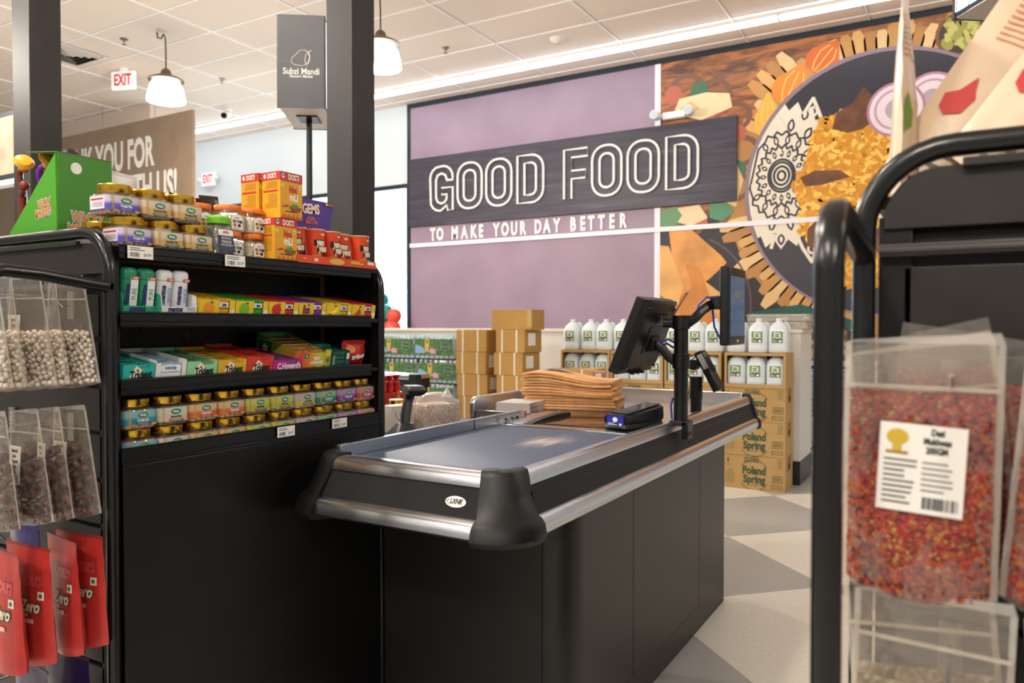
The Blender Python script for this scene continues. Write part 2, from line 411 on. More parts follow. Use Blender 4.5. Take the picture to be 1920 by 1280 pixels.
# ---------------------------------------------------------------- small ceiling things
RED = mat('exit_red', '#d3202c', .4, emit='#d3202c', es=.6)
EXW = mat('exit_sign_white', '#f0e9e4', .45, emit='#f0e9e4', es=.25)
def exit_sign(loc, rotz, label, s=1.0, z0=0, lamps=False, cat='exit sign'):
    t = thing('exit_sign', label, cat, loc, rotz)
    w, h = .32*s, .22*s
    M().box(-w/2, w/2, -.025, .025, z0-h, z0).obj('housing', EXW, t, bevel=.008)
    text('EXIT', .19*s, RED, t, (0, -.027, z0-h/2), xs=.62, bold=.006*s)
    if lamps:
        for k in (-1, 1):
            b = M(); b.ball((k*(w/2+.05), -.02, z0-h*.5), .045, 12, 8); b.obj('emergency_lamp', FIXW, t)
            M().cyl((k*w/2, 0, z0-h*.5), (k*(w/2+.04), 0, z0-h*.5), .012, 8).obj('lamp_arm', FIXW, t)
    else:
        M().cyl((0, 0, z0), (0, 0, z0+.04), .05, 12).obj('mount', FIXW, t)
    return t
exit_sign((-8.87, 5.76, CEIL - .04), R(18), 'red and white exit sign hung from the ceiling tiles', 1.0)
exit_sign((-11.06, 8.70, 3.86), 0, 'red exit sign with two emergency lamps on the white wall', 1.0, lamps=True)
MET = mat('sprinkler_metal', '#8f8a84', .35, .8)
def sprinkler(x, y, label):
    t = thing('fire_sprinkler', label, 'sprinkler', (x, y, CEIL), 0, 'ceiling sprinklers')
    M().lathe([(0, 0), (.045, 0), (.04, -.012), (.014, -.016), (0, -.016)], 14).obj('escutcheon', MET, t)
    b = M(); b.cyl((0, 0, -.016), (0, 0, -.035), .012, 8); b.cyl((-.014, 0, -.03), (-.01, 0, -.065), .003, 5); b.cyl((.014, 0, -.03), (.01, 0, -.065), .003, 5); b.obj('frame', MET, t)
    M().cyl((0, 0, -.064), (0, 0, -.068), .024, 12).obj('deflector', MET, t)
sprinkler(-7.95, 5.17, 'small metal sprinkler on the ceiling beside the left pendant lamp')
sprinkler(-5.06, 7.16, 'small metal sprinkler on the ceiling to the right of the column')
sprinkler(-8.15, 6.62, 'small metal sprinkler on the ceiling above the dome camera')
sd = thing('smoke_detector', 'round cream smoke detector on the ceiling near the strip lights', 'smoke detector', (-3.85, 7.56, CEIL))
M().lathe([(0, 0), (.085, 0), (.085, -.012), (.055, -.04), (0, -.04)], 20).obj('housing', mat('detector_cream', '#efe6da', .5), sd)
M().lathe([(0, -.04), (.04, -.04), (.034, -.06), (0, -.062)], 16).obj('sensor_cap', mat('detector_cap', '#e2d6c8', .5), sd)
dc = thing('security_camera', 'small white security camera with a black lens below the ceiling', 'camera', (-9.24, 7.61, CEIL), R(20))
M().lathe([(0, 0), (.06, 0), (.055, -.03), (0, -.03)], 16).obj('mount', FIXW, dc)
M().cyl((0, .03, -.05), (0, -.10, -.11), .045, 14).obj('body', FIXW, dc)
M().cyl((0, -.10, -.11), (0, -.125, -.121), .04, 14).obj('lens', BLKPL, dc)
av = thing('air_vent', 'square ceiling air vent with slanted grey louvres, beside the left column', 'air vent', (-8.93, 5.13, CEIL))
b = M()
for k, (a, c) in enumerate(((.30, .26),)): b.loft([[(x, y, -.012) for x, y in rr(2*a, 2*a, .01)], [(x, y, -.012) for x, y in rr(2*c, 2*c, .01)], [(x, y, 0) for x, y in rr(2*c, 2*c, .01)]], (False, False))
b.obj('frame', FIXW, av)
for k in range(4):
    a = .25 - .06*k; b = M(); b.loft([[(x, y, -.004) for x, y in rr(2*a, 2*a, .01)], [(x, y, -.04) for x, y in rr(2*a-.07, 2*a-.07, .01)]], (False, False)); b.obj('louvre', mat('vent_grey', '#b5ada6', .5), av)
M().box(-.26, .26, -.26, .26, -.002, -.001).obj('throat', mat('vent_dark', '#3a3836', .7), av)

# hanging brown sign
hs = thing('hanging_sign', 'brown hanging sign panel with white lettering, left of the tall column', 'sign', (-8.68, 6.60, 3.0))
M().box(-4.9, 0, -.02, .02, -.9, 1.085).obj('panel', mat('sign_kraft', '#8a7663', .7, noise=.10, nscale=3.2), hs, bevel=.003)
for x in (-.80, -2.0, -3.2): M().cyl((x, 0, 1.085), (x, 0, CEIL - 3.0), .004, 5).obj('wire', MET, hs)
SW = mat('sign_white', '#e4e2de', .5)
text('THANK YOU FOR', .55, SW, hs, (-.81, -.022, .627), xs=.56, bold=.020, align='RIGHT')
text('SHOPPING WITH US!', .55, SW, hs, (-.31, -.022, .127), xs=.56, bold=.020, align='RIGHT')
# framed picture seen at the far left edge, over a green painted swoosh
fp = thing('framed_picture', 'dark framed beige picture at the far left edge, cut off by the frame', 'picture', (-4.879, 2.60, 2.10))
M().box(-.5, 0.0, -.02, .02, 0.09, .51).obj('frame', mat('picture_frame', '#2c3138', .4), fp)
rect(fp, mat('picture_print', '#b9a48c', .6, noise=.3, nscale=6), -.47, -.035, .12, .48, -.021)
M().box(-.5, 0, -.03, .03, .05, .085).obj('ledge', FIXW, fp, bevel=.003)
# ================================================================ CHECKOUT COUNTER
cc = thing('checkout_counter', 'black and steel checkout counter with a grey conveyor belt', 'checkout', (0, 0, 0))
TX, TYF, TXL, TYE = -.912, 1.55, -1.53, 3.88      # top edge: right side, front, left, far end
CH_U = [(-.045, .905), (-.03, .917), (-.004, .919), (.004, .916), (.010, .905), (.0135, .884), (.008, .880), (-.045, .880)]
PAN = [(.0105, .885), (.036, .812), (-.02, .812), (-.02, .885)]
CH_L = [(.034, .815), (.046, .809), (.052, .800), (.056, .775), (.050, .767), (.0, .767), (.0, .815)]
def side_run(name, prof, y0, y1, m, fl=1.0):
    b = M(); b.prism([(TX + o*fl, z) for o, z in prof], y0, y1, axis=1); return b.obj(name, m, cc, smooth=50)
def front_run(name, prof, x0, x1, m, fl=1.35):
    b = M(); b.prism([(TYF - o*fl, z) for o, z in prof], x0, x1, axis=0); return b.obj(name, m, cc, smooth=50)
front_run('upper_rail', CH_U, TXL + .07, TX - .07, STEELX)
front_run('front_panel', PAN, TXL + .05, TX - .05, TEXPAN)
front_run('lower_rail', CH_L, TXL + .03, TX - .03, STEELX)
side_run('upper_rail', CH_U, TYF + .07, 2.985, STEEL)
side_run('upper_rail', CH_U, 2.986, TYE, STEEL)
side_run('side_panel', PAN, TYF + .05, 2.985, TEXPAN)
side_run('side_panel', PAN, 2.987, TYE, TEXPAN)
side_run('lower_rail', CH_L, TYF + .02, 2.985, STEEL)
side_run('lower_rail', CH_L, 2.986, TYE, STEEL)
# corner bumpers swept round the corner
BUM = [(-.035, .921), (-.008, .925), (.004, .921), (.011, .905), (.020, .870), (.040, .818), (.050, .812), (.058, .800), (.063, .772), (.055, .757), (.03, .752), (-.03, .752)]
def bumper(cx, cy, r, a0, a1, ext):
    b = M(); rings = []
    n = 12
    for i in range(-1, n + 2):
        a = R(a0 + (a1 - a0)*min(n, max(0, i))/n); fl = 1.08 + .36*abs(math.sin(a)); s_ = (-1 if i < 0 else (1 if i > n else 0))*ext
        kk = .55 if abs(math.sin(a)) > .7 else .8; sg_ = -1 if i < 0 else (1 if i > n else 0)
        rings.append([(cx + (r + o*fl)*math.cos(a) - math.sin(a)*sg_*(ext - max(0, o)*kk), cy + (r + o*fl)*math.sin(a) + math.cos(a)*sg_*(ext - max(0, o)*kk), z) for o, z in BUM])
    b.loft(rings); return b.obj('corner_bumper', RUBBER, cc, smooth=45)
bumper(TX - .058, TYF + .058, .058, -90, 0, .022)
bumper(TXL + .058, TYF + .058, .058, 180, 270, .022)
b = M(); b.prism([(TX + o, z) for o, z in [(-.05, .93), (.0, .93), (.012, .918), (.045, .815), (.06, .805), (.062, .768), (.05, .758), (-.05, .758)]], TYE, TYE + .02, axis=1)
b.obj('end_trim', RUBBER, cc, bevel=.004)
for px in [(-1.30, TYF - .045), (-1.10, TYF - .045)] : M().lathe([(0, 0), (.006, 0), (.005, -.004), (0, -.005)], 8, (px[0], px[1], .767)).obj('screw', CHROME, cc)
for k in range(9): M().lathe([(0, 0), (.006, 0), (.005, -.004), (0, -.005)], 8, (TX + .03, 1.75 + .25*k, .767)).obj('screw', CHROME, cc)
# oval badge on the front panel
bd = M(); n = 24
bz, by = .846, TYF - .024*1.35 - .004
def onf(x, z): return (x, TYF - (.0105 + (.885 - z)/.073*.0255)*1.35 - .0015, z)
bd.add([onf(-1.045 + .030*math.cos(2*PI*i/n), .847 + .0125*math.sin(2*PI*i/n)) for i in range(n)], [tuple(range(n))])
bo = bd.obj('badge', WHITE, cc)
tl_ = math.atan2(.0255*1.35, .073)
text('LXNK', .018, INK, bo, (-1.043, onf(0, .847)[1] - .0012, .848), xs=.75, bold=.0004, rot=(PI/2 - tl_, 0, 0), shear=.2)
sw = M(); sw.tube([(x, onf(0, .847 + z)[1] - .001, .847 + z) for x, z in ((-1.064, .006), (-1.071, 0), (-1.062, -.006))], .0012, 5); sw.obj('badge_swoosh', mat('badge_gold', '#c8902a', .4), bo)
# deck, belt, fence
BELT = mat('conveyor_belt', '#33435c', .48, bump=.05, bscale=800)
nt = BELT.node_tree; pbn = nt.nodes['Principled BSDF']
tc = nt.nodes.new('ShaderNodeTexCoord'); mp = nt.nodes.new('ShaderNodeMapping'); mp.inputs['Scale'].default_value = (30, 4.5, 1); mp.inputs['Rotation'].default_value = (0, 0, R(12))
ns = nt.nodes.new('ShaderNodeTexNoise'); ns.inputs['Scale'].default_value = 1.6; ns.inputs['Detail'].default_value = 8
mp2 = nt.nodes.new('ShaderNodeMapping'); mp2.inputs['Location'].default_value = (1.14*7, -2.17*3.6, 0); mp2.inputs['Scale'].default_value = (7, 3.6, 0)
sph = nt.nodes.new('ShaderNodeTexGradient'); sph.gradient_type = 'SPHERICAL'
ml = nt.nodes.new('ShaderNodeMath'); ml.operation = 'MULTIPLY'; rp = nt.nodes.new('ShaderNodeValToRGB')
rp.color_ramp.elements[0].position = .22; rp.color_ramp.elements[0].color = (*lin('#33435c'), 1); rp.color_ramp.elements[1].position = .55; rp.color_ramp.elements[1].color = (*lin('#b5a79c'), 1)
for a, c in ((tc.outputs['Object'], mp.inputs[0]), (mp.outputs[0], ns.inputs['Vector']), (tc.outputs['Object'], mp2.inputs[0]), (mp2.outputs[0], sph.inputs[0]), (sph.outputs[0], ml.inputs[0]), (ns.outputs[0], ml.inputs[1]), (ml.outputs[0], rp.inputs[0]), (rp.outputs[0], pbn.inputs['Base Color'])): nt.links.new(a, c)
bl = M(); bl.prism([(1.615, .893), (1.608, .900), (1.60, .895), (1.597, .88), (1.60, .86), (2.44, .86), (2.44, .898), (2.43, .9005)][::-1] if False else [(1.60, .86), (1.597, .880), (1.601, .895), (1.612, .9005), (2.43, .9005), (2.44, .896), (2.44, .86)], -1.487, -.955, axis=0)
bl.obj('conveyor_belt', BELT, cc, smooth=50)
M().box(TXL + .01, TX - .035, TYF + .01, TYF + .052, .86, .899).obj('front_nosing', STEELX, cc, bevel=.004)
M().box(-.957, TX - .03, TYF + .03, TYE, .86, .905).obj('deck_edge', STEEL, cc, bevel=.002)
M().box(TXL, -1.485, TYF + .05, 2.46, .80, .897).obj('deck_edge', STEEL, cc, bevel=.002)
# tall fence on the cashier side with warning label and bolts
fn = M(); fn.prism([(1.60, .897), (1.60, .934), (1.607, .937), (2.63, .937), (2.655, .930), (2.665, .915), (2.665, .897)], -1.508, -1.490, axis=0)
fno = fn.obj('side_fence', STEEL, cc, bevel=.0015)
M().box(-1.4899, -1.4885, 2.615, 2.652, .899, .933).obj('warning_label', mat('label_white', '#efe9e2', .5), fno)
M().box(-1.4886, -1.4878, 2.640, 2.652, .900, .932).obj('label_stripe', mat('label_orange', '#e2622c', .5), fno)
for y in (2.50, 2.545, 2.585): M().cyl((-1.49, y, .914), (-1.486, y, .914), .0045, 8).obj('bolt', BLKPL, fno)
M().box(-1.4895, -1.4885, 2.28, 2.282, .897, .937).obj('joint', BLKPL, fno)
# steel deck with scanner
M().box(-1.487, -.955, 2.442, 2.475, .86, .904).obj('deck_strip', CHROME, cc, bevel=.003)
M().box(-1.487, -.955, 2.477, 2.832, .86, .902).obj('scanner_deck', STEELX, cc, bevel=.002)
GLS = mat('scanner_glass', '#2a211f', .06, spec=.9)
M().box(-1.365, -1.06, 2.525, 2.815, .902, .9055).obj('scanner_plate', GLS, cc, bevel=.001)
hb = M(); hb.prism([(2.50, .902), (2.52, .909), (2.60, .916), (2.72, .921), (2.82, .918), (2.83, .902)], -1.41, -1.375, axis=0)
hb.obj('scanner_bar', BLKPL, cc, bevel=.003)
hb = M(); hb.prism([(2.478, .902), (2.52, .907), (2.60, .913), (2.72, .917), (2.83, .914), (2.83, .902)], -1.486, -1.41, axis=0)
hb.obj('deck_ramp', STEELX, cc, bevel=.002)
for x, y in ((-1.46, 2.485), (-1.43, 2.825)): M().cyl((x, y, .90), (x, y, .919), .006, 8).obj('screw', CHROME, cc)
# bagging well
M().box(-1.84, -.955, 2.834, TYE, .84, .893).obj('bagging_floor', mat('bagging_steel', '#a9a39c', .2, 1.0), cc)
M().box(-1.84, -1.395, 2.826, 2.834, .845, .900).obj('bagging_rim', STEELX, cc, bevel=.002)
wl = M(); wl.prism([(2.815, .80), (2.815, .93), (2.83, .951), (2.85, .957), (TYE, .957), (TYE, .80)], -1.866, -1.842, axis=0)
wl.obj('bagging_side', STEEL, cc, bevel=.007)
M().box(-1.866, -.94, TYE - .012, TYE + .012, .80, .936).obj('bagging_end', STEELX, cc, bevel=.003)
for x, z in ((-1.815, .868), (-1.857, .80)): M().cyl((x, 2.826, z), (x, 2.822, z), .005, 8).obj('bolt', CHROME, cc)
M().box(-1.84, -1.40, 2.85, TYE, .55, .845).obj('bagging_body', CABP, cc)
# cabinet below
M().box(-1.596, -1.022, 1.915, 1.933, .0, .86).obj('cabinet_front', CABP, cc)
arc_c = [(-1.020 + .085*math.sin(R(a)), 2.0 - .085*math.cos(R(a))) for a in range(0, 91, 6)]
b = M(); b.prism(arc_c + [(-.955, 2.0), (-1.02, 1.935)], .0, .86, axis=2); b.obj('cabinet_corner', CABP, cc, smooth=40)
for y0, y1 in ((2.0005, 2.396), (2.399, 3.143), (3.146, 3.53)): M().box(-.955, -.935, y0, y1, .0 if y1 < 3.2 else .0, .86).obj('cabinet_panel', CABP, cc, bevel=.0012)
M().box(-1.478, -1.03, 1.935, 3.51, .0, .85).obj('cabinet_body', CABP, cc)
M().box(-1.40, -.958, 3.511, 3.529, .0, .86).obj('cabinet_end', CABP, cc)
M().box(-1.40, -.934, 2.003, 3.145, .0, .10).obj('kick_plate', CABP, cc, bevel=.001)
M().box(-1.50, TX + .02, 1.60, TYE - .02, .80, .86).obj('tray', BLACK, cc)

# register pole with clamp, collars and two arms
ps = thing('register_pole', 'black pole with two monitor arms clamped to the counter edge', 'monitor stand', (-.885, 2.735, .905))
M().cyl((0, 0, 0), (0, 0, .40), .0255, 20).obj('pole', BLKPL, ps)
M().cyl((0, 0, .352), (0, 0, .402), .0315, 20).obj('top_collar', BLKPL, ps, bevel=.002)
M().cyl((0, 0, .208), (0, 0, .263), .0315, 20).obj('middle_collar', BLKPL, ps, bevel=.002)
b = M(); b.box(-.035, .03, -.03, .03, .0, .018); b.box(.012, .036, -.03, .03, -.048, .018); co = b.obj('clamp', BLKPL, ps, bevel=.003)
for y in (-.016, .016): M().cyl((.036, y, -.028), (.04, y, -.028), .006, 8).obj('clamp_bolt', mat('bolt_grey', '#3b3b3d', .3, .6), co)
M().cyl((-.03, -.012, .375), (-.062, -.02, .375), .019, 12).obj('clamp_knob', BLKPL, ps)
def bar(name, pts, w, h, m=BLKPL, par=ps):
    b = M(); b.tube(pts, 0.01, sq=(h, w)); return b.obj(name, m, par, smooth=30)
bar('monitor_arm', [(-.02, -.01, .235), (-.042, -.014, .25), (-.062, -.016, .275), (-.085, -.018, .293), (-.105, -.02, .30)], .007, .017)
b = M(); b.box(-.115, -.085, -.06, .02, .27, .325); b.obj('monitor_bracket', BLKPL, ps, bevel=.003)
bar('display_arm', [(.025, .008, .375), (.045, .02, .392), (.06, .05, .418), (.075, .09, .438), (.09, .12, .445)], .007, .017)
b = M(); b.box(.075, .118, .105, .15, .425, .475); b.obj('display_bracket', BLKPL, ps, bevel=.003)
CBL = mat('blue_cable', '#2f46a8', .4)
for pts in ([(.03, .01, .36), (.05, .05, .44), (.07, .08, .47), (.10, .11, .465)], [(.08, .12, .43), (.085, .13, .36), (.105, .15, .31), (.12, .16, .30)], [(-.07, -.02, .30), (-.045, -.01, .315), (-.02, 0, .30)], [(-.03, -.01, .02), (-.035, -.008, .07), (-.028, -.006, .10)]):
    M().tube(pts, .004, 6).obj('blue_cable', CBL, ps)
for pts in ([(-.075, -.02, .285), (-.05, -.015, .30), (-.025, -.005, .283)],): M().tube(pts, .004, 6).obj('black_cable', BLKPL, ps)
# cashier monitor, seen from the back
mo = thing('cashier_monitor', 'black touch monitor tilted back, seen from behind', 'monitor', (-1.015, 2.70, 1.235), 0, rot=(0, R(22), 0))
b = M(); b.rrbox(.036, .355, [(1, -.142), (1, .142)], .006); b.obj('housing', BLKPL, mo, bevel=.004)
b = M(); b.loft([[(.018, y, z) for y, z in rr(.335, .262, .02)], [(.034, y, z) for y, z in rr(.30, .22, .02)]], (False, True)); b.obj('back_cover', BLKPL, mo)
M().box(.033, .037, -.055, .055, -.06, .05).obj('mount_plate', mat('black_satin', '#1a1a1b', .5), mo, bevel=.001)
for k in range(11): M().box(.0335, .0352, -.07 + .013*k, -.063 + .013*k, .088, .102).obj('vent_slot', mat('slot_black', '#050505', .6), mo)
M().box(-.0195, -.018, -.16, .16, -.12, .125).obj('screen', mat('dark_screen', '#101418', .08), mo)
for y, z in ((-.14, .115), (.14, .115), (-.14, -.115), (.14, -.115), (-.03, .03), (.03, .03)): M().cyl((.017, y, z), (.0355, y, z), .005, 8).obj('screw', mat('bolt_grey', '#3b3b3d', .3, .6), mo)
for k in range(3): M().box(.01, .0335, -.06 + .05*k, -.035 + .05*k, -.143, -.136).obj('port', mat('slot_black', '#050505', .6), mo)
# customer display
cd = thing('customer_display', 'upright customer display with a blue screen, right of the pole', 'monitor', (-.752, 2.945, 1.342))
b = M(); b.rrbox(.036, .245, [(.8, .985, -.146), (1, 1, -.141), (1, 1, .141), (.8, .985, .146)], .008); b.obj('housing', BLKPL, cd, bevel=.002)
SCR = mat('blue_screen', '#1f4460', .10, noise=.55, nscale=14, emit='#2c6282', es=.34, stretch=(1, 1, 2.2))
M().box(.0178, .0195, -.105, .105, -.112, .112).obj('screen', SCR, cd)
tso = mat('screen_amber', '#a08a4c', .3, emit='#8a7a48', es=.12)
text('GEORIES', .034, tso, cd, (.0199, .0, .045), 'right', xs=.9); text('LINDORS', .034, mat('screen_teal', '#4d7ea0', .3, emit='#3d6e90', es=.12), cd, (.0199, .0, -.045), 'right', xs=.9)
M().box(.0178, .0198, -.008, .012, -.134, -.126).obj('status_light', mat('status_yellow', '#b9a233', .4, emit='#b9a233', es=.3), cd)
M().cyl((-.025, -.01, -.0), (-.018, -.01, 0), .03, 12).obj('mount', BLKPL, cd)
# card terminal on its own short post
pt = thing('card_terminal', 'tilted card payment terminal on a short black post', 'card terminal', (-.95, 3.137, .893))
M().cyl((0, 0, 0), (0, 0, .07), .0235, 16).obj('post_sleeve', BLKPL, pt)
M().cyl((0, 0, .07), (0, 0, .165), .026, 16).obj('post', BLKPL, pt)
M().cyl((-.0, -.045, .215), (.0, .0, .215), .022, 12).obj('knob', BLKPL, pt)
b = M(); b.rrbox(.032, .082, [(1, 1, -.088), (1, 1, -.02), (1, 1, .088)], .006); bo = b.obj('body', BLKPL, pt, (.055, 0, .19), (0, R(-28), 0), bevel=.003)
M().box(.0155, .018, -.034, .034, -.01, .078).obj('screen', mat('dark_screen', '#101418', .08), bo)
M().box(-.006, .0162, -.0425, -.0405, .01, .075).obj('grey_side', mat('terminal_grey', '#a9a8a6', .4), bo)
M().box(-.018, -.0155, -.02, .02, .0, .05).obj('mount_plate', mat('silver_paint', '#b5b5b5', .35, .6), bo)
M().tube([(-.01, -.03, .15), (-.035, -.035, .19), (-.02, -.03, .23), (.02, -.02, .26)], .0025, 6).obj('cable', BLKPL, pt)
M().tube([(-.01, -.025, .10), (-.03, -.035, .06), (-.02, -.03, .11)], .0025, 6).obj('cable', BLKPL, pt)
# pin pad lying on the scanner deck
pp = thing('barcode_pad', 'black curved hand device with a blue label on the counter', 'scanner', (-1.02, 2.62, .9055), R(-14))
b = M(); b.rrbox(.105, .24, [(.94, .94, 0), (1, 1, .004), (.96, .96, .018)], .02); b.obj('base', BLKPL, pp, bevel=.002)
b = M(); rings = []
for i in range(13):
    y = -.115 + .23*i/12; zt = .048 + .012*math.cos((i - 12)/12*1.4)*1.0 + .012*(i/12)**2
    rings.append([(x, y, z) for x, z in [(-.045, .018), (.045, .018), (.049, .03), (.047, zt - .006), (.036, zt), (-.036, zt), (-.047, zt - .006), (-.049, .03)]])
b.loft(rings); b.obj('body', BLKPL, pp, smooth=40)
b = M(); rings = []
for i in range(13):
    y = -.09 + .20*i/12; zt = .0505 + .012*math.cos((i - 12)/12*1.4) + .012*(i/12)**2
    rings.append([(-.036, y, zt), (.036, y, zt), (.034, y, zt + .003), (-.034, y, zt + .003)])
b.loft(rings); b.obj('glossy_top', mat('glossy_black', '#1c1e24', .08), pp)
lb = rect(pp, mat('label_blue', '#2b2f9a', .35), -.036, .036, .012, .049, -.1165, name='blue_label')
disc(lb, WHITE, 0, .034, -.117, .011, .009); lines(lb, WHITE, -.032, .012, .014, .024, -.117, 2)
rect(lb, WHITE, .018, .028, .014, .022, -.117)
# ================================================================ DISPLAY RACKS
def rect_frame_path(x0, x1, ztop, r):
    s = 1 if x1 > x0 else -1
    p = [(x0, 0), (x0, ztop - r)]
    for i in range(1, 9): a = R(180 - 90*i/8); p.append((x0 + s*(r + r*math.cos(a)), ztop - r + r*math.sin(a)))
    p.append((x1 - s*r, ztop))
    for i in range(1, 9): a = R(90 - 90*i/8); p.append((x1 - s*r + s*r*math.cos(a), ztop - r + r*math.sin(a)))
    p.append((x1, 0)); return p
def end_unit(t, xa, s, yl, W=.86):
    """end of a gondola: rounded large frame, top infill, slat wall, and the two side hoops that stand in front of it"""
    X = lambda d: xa + s*d
    path = rect_frame_path(X(.0125), X(W), 1.478, .095)
    b = M(); b.tube([(x, yl, z) for x, z in path], 0, sq=(.0125, .0125)); b.obj('end_frame', BLACKG, t, smooth=50)
    M().box(*sorted((X(.028), X(.065))), yl + .004, yl + .02, 0, 1.40).obj('inner_upright', BLACK, t, bevel=.002)
    # infill panel with rounded top corner
    r = .06; poly = [(X(.034), 1.385), (X(.034), 1.452 - r + .0)]
    for i in range(1, 7): a = R(180 - 90*i/6); poly.append((X(.034 + r + r*math.cos(a)), 1.455 - r + r*math.sin(a)))
    poly += [(X(W - .03), 1.455), (X(W - .03), 1.385)]
    b = M(); b.prism(poly, yl - .002, yl + .006, axis=1); b.obj('infill_panel', RACKP, t, bevel=.001)
    M().box(*sorted((X(.115), X(W - .04))), yl - .016, yl - .004, 1.450, 1.4605).obj('ledge', RACKP, t, bevel=.0015)
    b = M(); b.box(*sorted((X(.03), X(W - .03))), yl - .012, yl + .016, 1.352, 1.366); b.box(*sorted((X(.03), X(W - .03))), yl - .018, yl - .01, 1.356, 1.361); b.obj('top_rail', mat('rail_grey', '#4a4744', .35, .4), t, bevel=.001)
    z = 1.34; k = 0
    while z > .12:
        M().box(*sorted((X(.055), X(W - .03))), yl + .004, yl + .016, z - .0965, z).obj('slat', RACKP, t, bevel=.002); z -= .105; k += 1
    M().box(*sorted((X(.05), X(W - .03))), yl + .0165, yl + .03, .1, 1.38).obj('backing', BLACK, t)
    for d in (.0125, W - .01):
        x = X(d)
        pts = [(x, .742, 0), (x, .742, 1.319)] + [(x, .802 + .06*math.cos(R(180 - 80*i/8)), 1.319 + .06*math.sin(R(180 - 80*i/8))) for i in range(1, 9)]
        pts += [(x, .86, 1.374), (x, yl - .03, 1.357), (x, yl, 1.355)]
        b = M(); b.tube(pts, 0, sq=(.0125, .0125)); b.obj('side_hoop', BLACKG, t, smooth=50)
    M().box(*sorted((X(.02), X(W - .02))), .75, yl, .05, .09).obj('base_deck', BLACK, t, bevel=.004)
def hook(t, x, z, yl, y0=.79):
    b = M(); b.box(x - .012, x + .012, yl - .004, yl + .003, z - .05, z + .014)
    o = b.obj('hook_plate', mat('hook_zinc', '#9a9894', .3, .7), t, bevel=.001)
    M().tube([(x, yl, z - .02), (x, yl - .02, z - .022), (x, yl - .04, z), (x, y0 + .01, z), (x, y0, z + .01)], .0026, 6).obj('hook_wire', CHROME, o)

YL = 1.010
rk = thing('candy_rack', 'black checkout candy rack with four stocked shelves and hooks on its end', 'display rack', (0, 0, 0))
end_unit(rk, -1.60, -1, YL)
# far end frame
path = rect_frame_path(-1.6125, -2.46, 1.478, .095)
b = M(); b.tube([(x, 1.915, z) for x, z in path], 0, sq=(.0125, .0125)); b.obj('end_frame', BLACKG, rk, smooth=50)
M().box(-2.44, -1.62, 1.8975, 1.908, .0, 1.447).obj('side_panel', BLACK, rk)
M().box(-2.44, -1.62, 1.0245, 1.0355, .0, 1.447).obj('side_panel', BLACK, rk)
M().box(-1.63, -1.604, 1.903, 1.918, 0, .975).obj('corner_post', BLACK, rk)
# base
M().box(-2.44, -1.604, 1.03, 1.903, .0, .955).obj('base_panel', mat('rack_base_panel', '#090808', .36, bump=.1, bscale=800, spec=.35), rk, bevel=.002)
# pegboard with real holes, brown board behind
pbm = M(); cell = .0254; y = 1.035; XB = -1.832
ny = int((1.895 - 1.035)/cell) + 1
for i in range(ny - 1):
    for j in range(20):
        y0 = 1.035 + i*cell; z0 = .92 + j*cell; cy_, cz_ = y0 + cell/2, z0 + cell/2
        sq_ = [(y0, z0), (y0 + cell/2, z0), (y0 + cell, z0), (y0 + cell, z0 + cell/2), (y0 + cell, z0 + cell), (y0 + cell/2, z0 + cell), (y0, z0 + cell), (y0, z0 + cell/2)]
        if (j % 4) == 3 or j < 1:
            pbm.add([(XB, a, c) for a, c in sq_], [tuple(range(8))]); continue
        an = [225, 270, 315, 0, 45, 90, 135, 180]
        hl = [(cy_ + .0034*math.cos(R(a)), cz_ + .0034*math.sin(R(a))) for a in an]
        pbm.add([(XB, a, c) for a, c in sq_] + [(XB, a, c) for a, c in hl] + [(XB - .004, a, c) for a, c in hl],
                [(q, (q+1) % 8, 8 + (q+1) % 8, 8 + q) for q in range(8)] + [(8 + q, 8 + (q+1) % 8, 16 + (q+1) % 8, 16 + q) for q in range(8)])
pbm.obj('pegboard', BLACK, rk, smooth=0)
M().box(XB - .009, XB - .0045, 1.031, 1.899, .90, 1.446).obj('pegboard_back', mat('hardboard_brown', '#9a6a3c', .7), rk)
def shelf(zf, zl0, zl1, x0=-1.83, lipx=-1.600, name='shelf', slope=0.0):
    b = M(); L_ = lipx - .004 - x0; b.prism([(x0, zf + slope*L_ - .010), (lipx - .004, zf - .010), (lipx - .004, zf), (x0, zf + slope*L_)], 1.036, 1.897, axis=1); o = b.obj(name, BLACK, rk)
    h = zl1 - zl0; X = lipx
    pr = [(X - .006, zl1), (X, zl1 - .002), (X + .0015, zl1 - h*.12), (X - .002, zl1 - h*.16), (X - .002, zl1 - h*.50), (X + .0025, zl1 - h*.54), (X + .0025, zl1 - h*.60), (X - .002, zl1 - h*.64), (X - .002, zl0 + h*.10), (X + .001, zl0 + h*.06), (X - .001, zl0), (X - .006, zl0)]
    b = M(); b.prism(pr, 1.026, 1.860, axis=1); b.obj('price_rail', mat('price_rail_black', '#0b0b0e', .30, spec=.4), o)
    return o
S1 = shelf(1.447, 1.418, 1.451)
TILT = R(9)
S2 = shelf(1.290, 1.266, 1.302, slope=math.tan(TILT))
S3 = shelf(1.137, 1.113, 1.151, slope=math.tan(TILT))
M().box(-2.44, -1.8305, 1.036, 1.897, 1.435, 1.447).obj('top_deck', BLACK, rk)
S4 = M().box(-1.83, -1.604, 1.036, 1.897, .955, .962).obj('shelf', BLACK, rk)
b = M(); b.prism([(-1.607, .958), (-1.598, .958), (-1.598, .965), (-1.602, .968), (-1.602, .994), (-1.598, .997), (-1.607, .997)], 1.026, 1.898, axis=1); b.obj('tray_lip', mat('price_rail_black', '#0b0b0e', .30, spec=.4), S4)
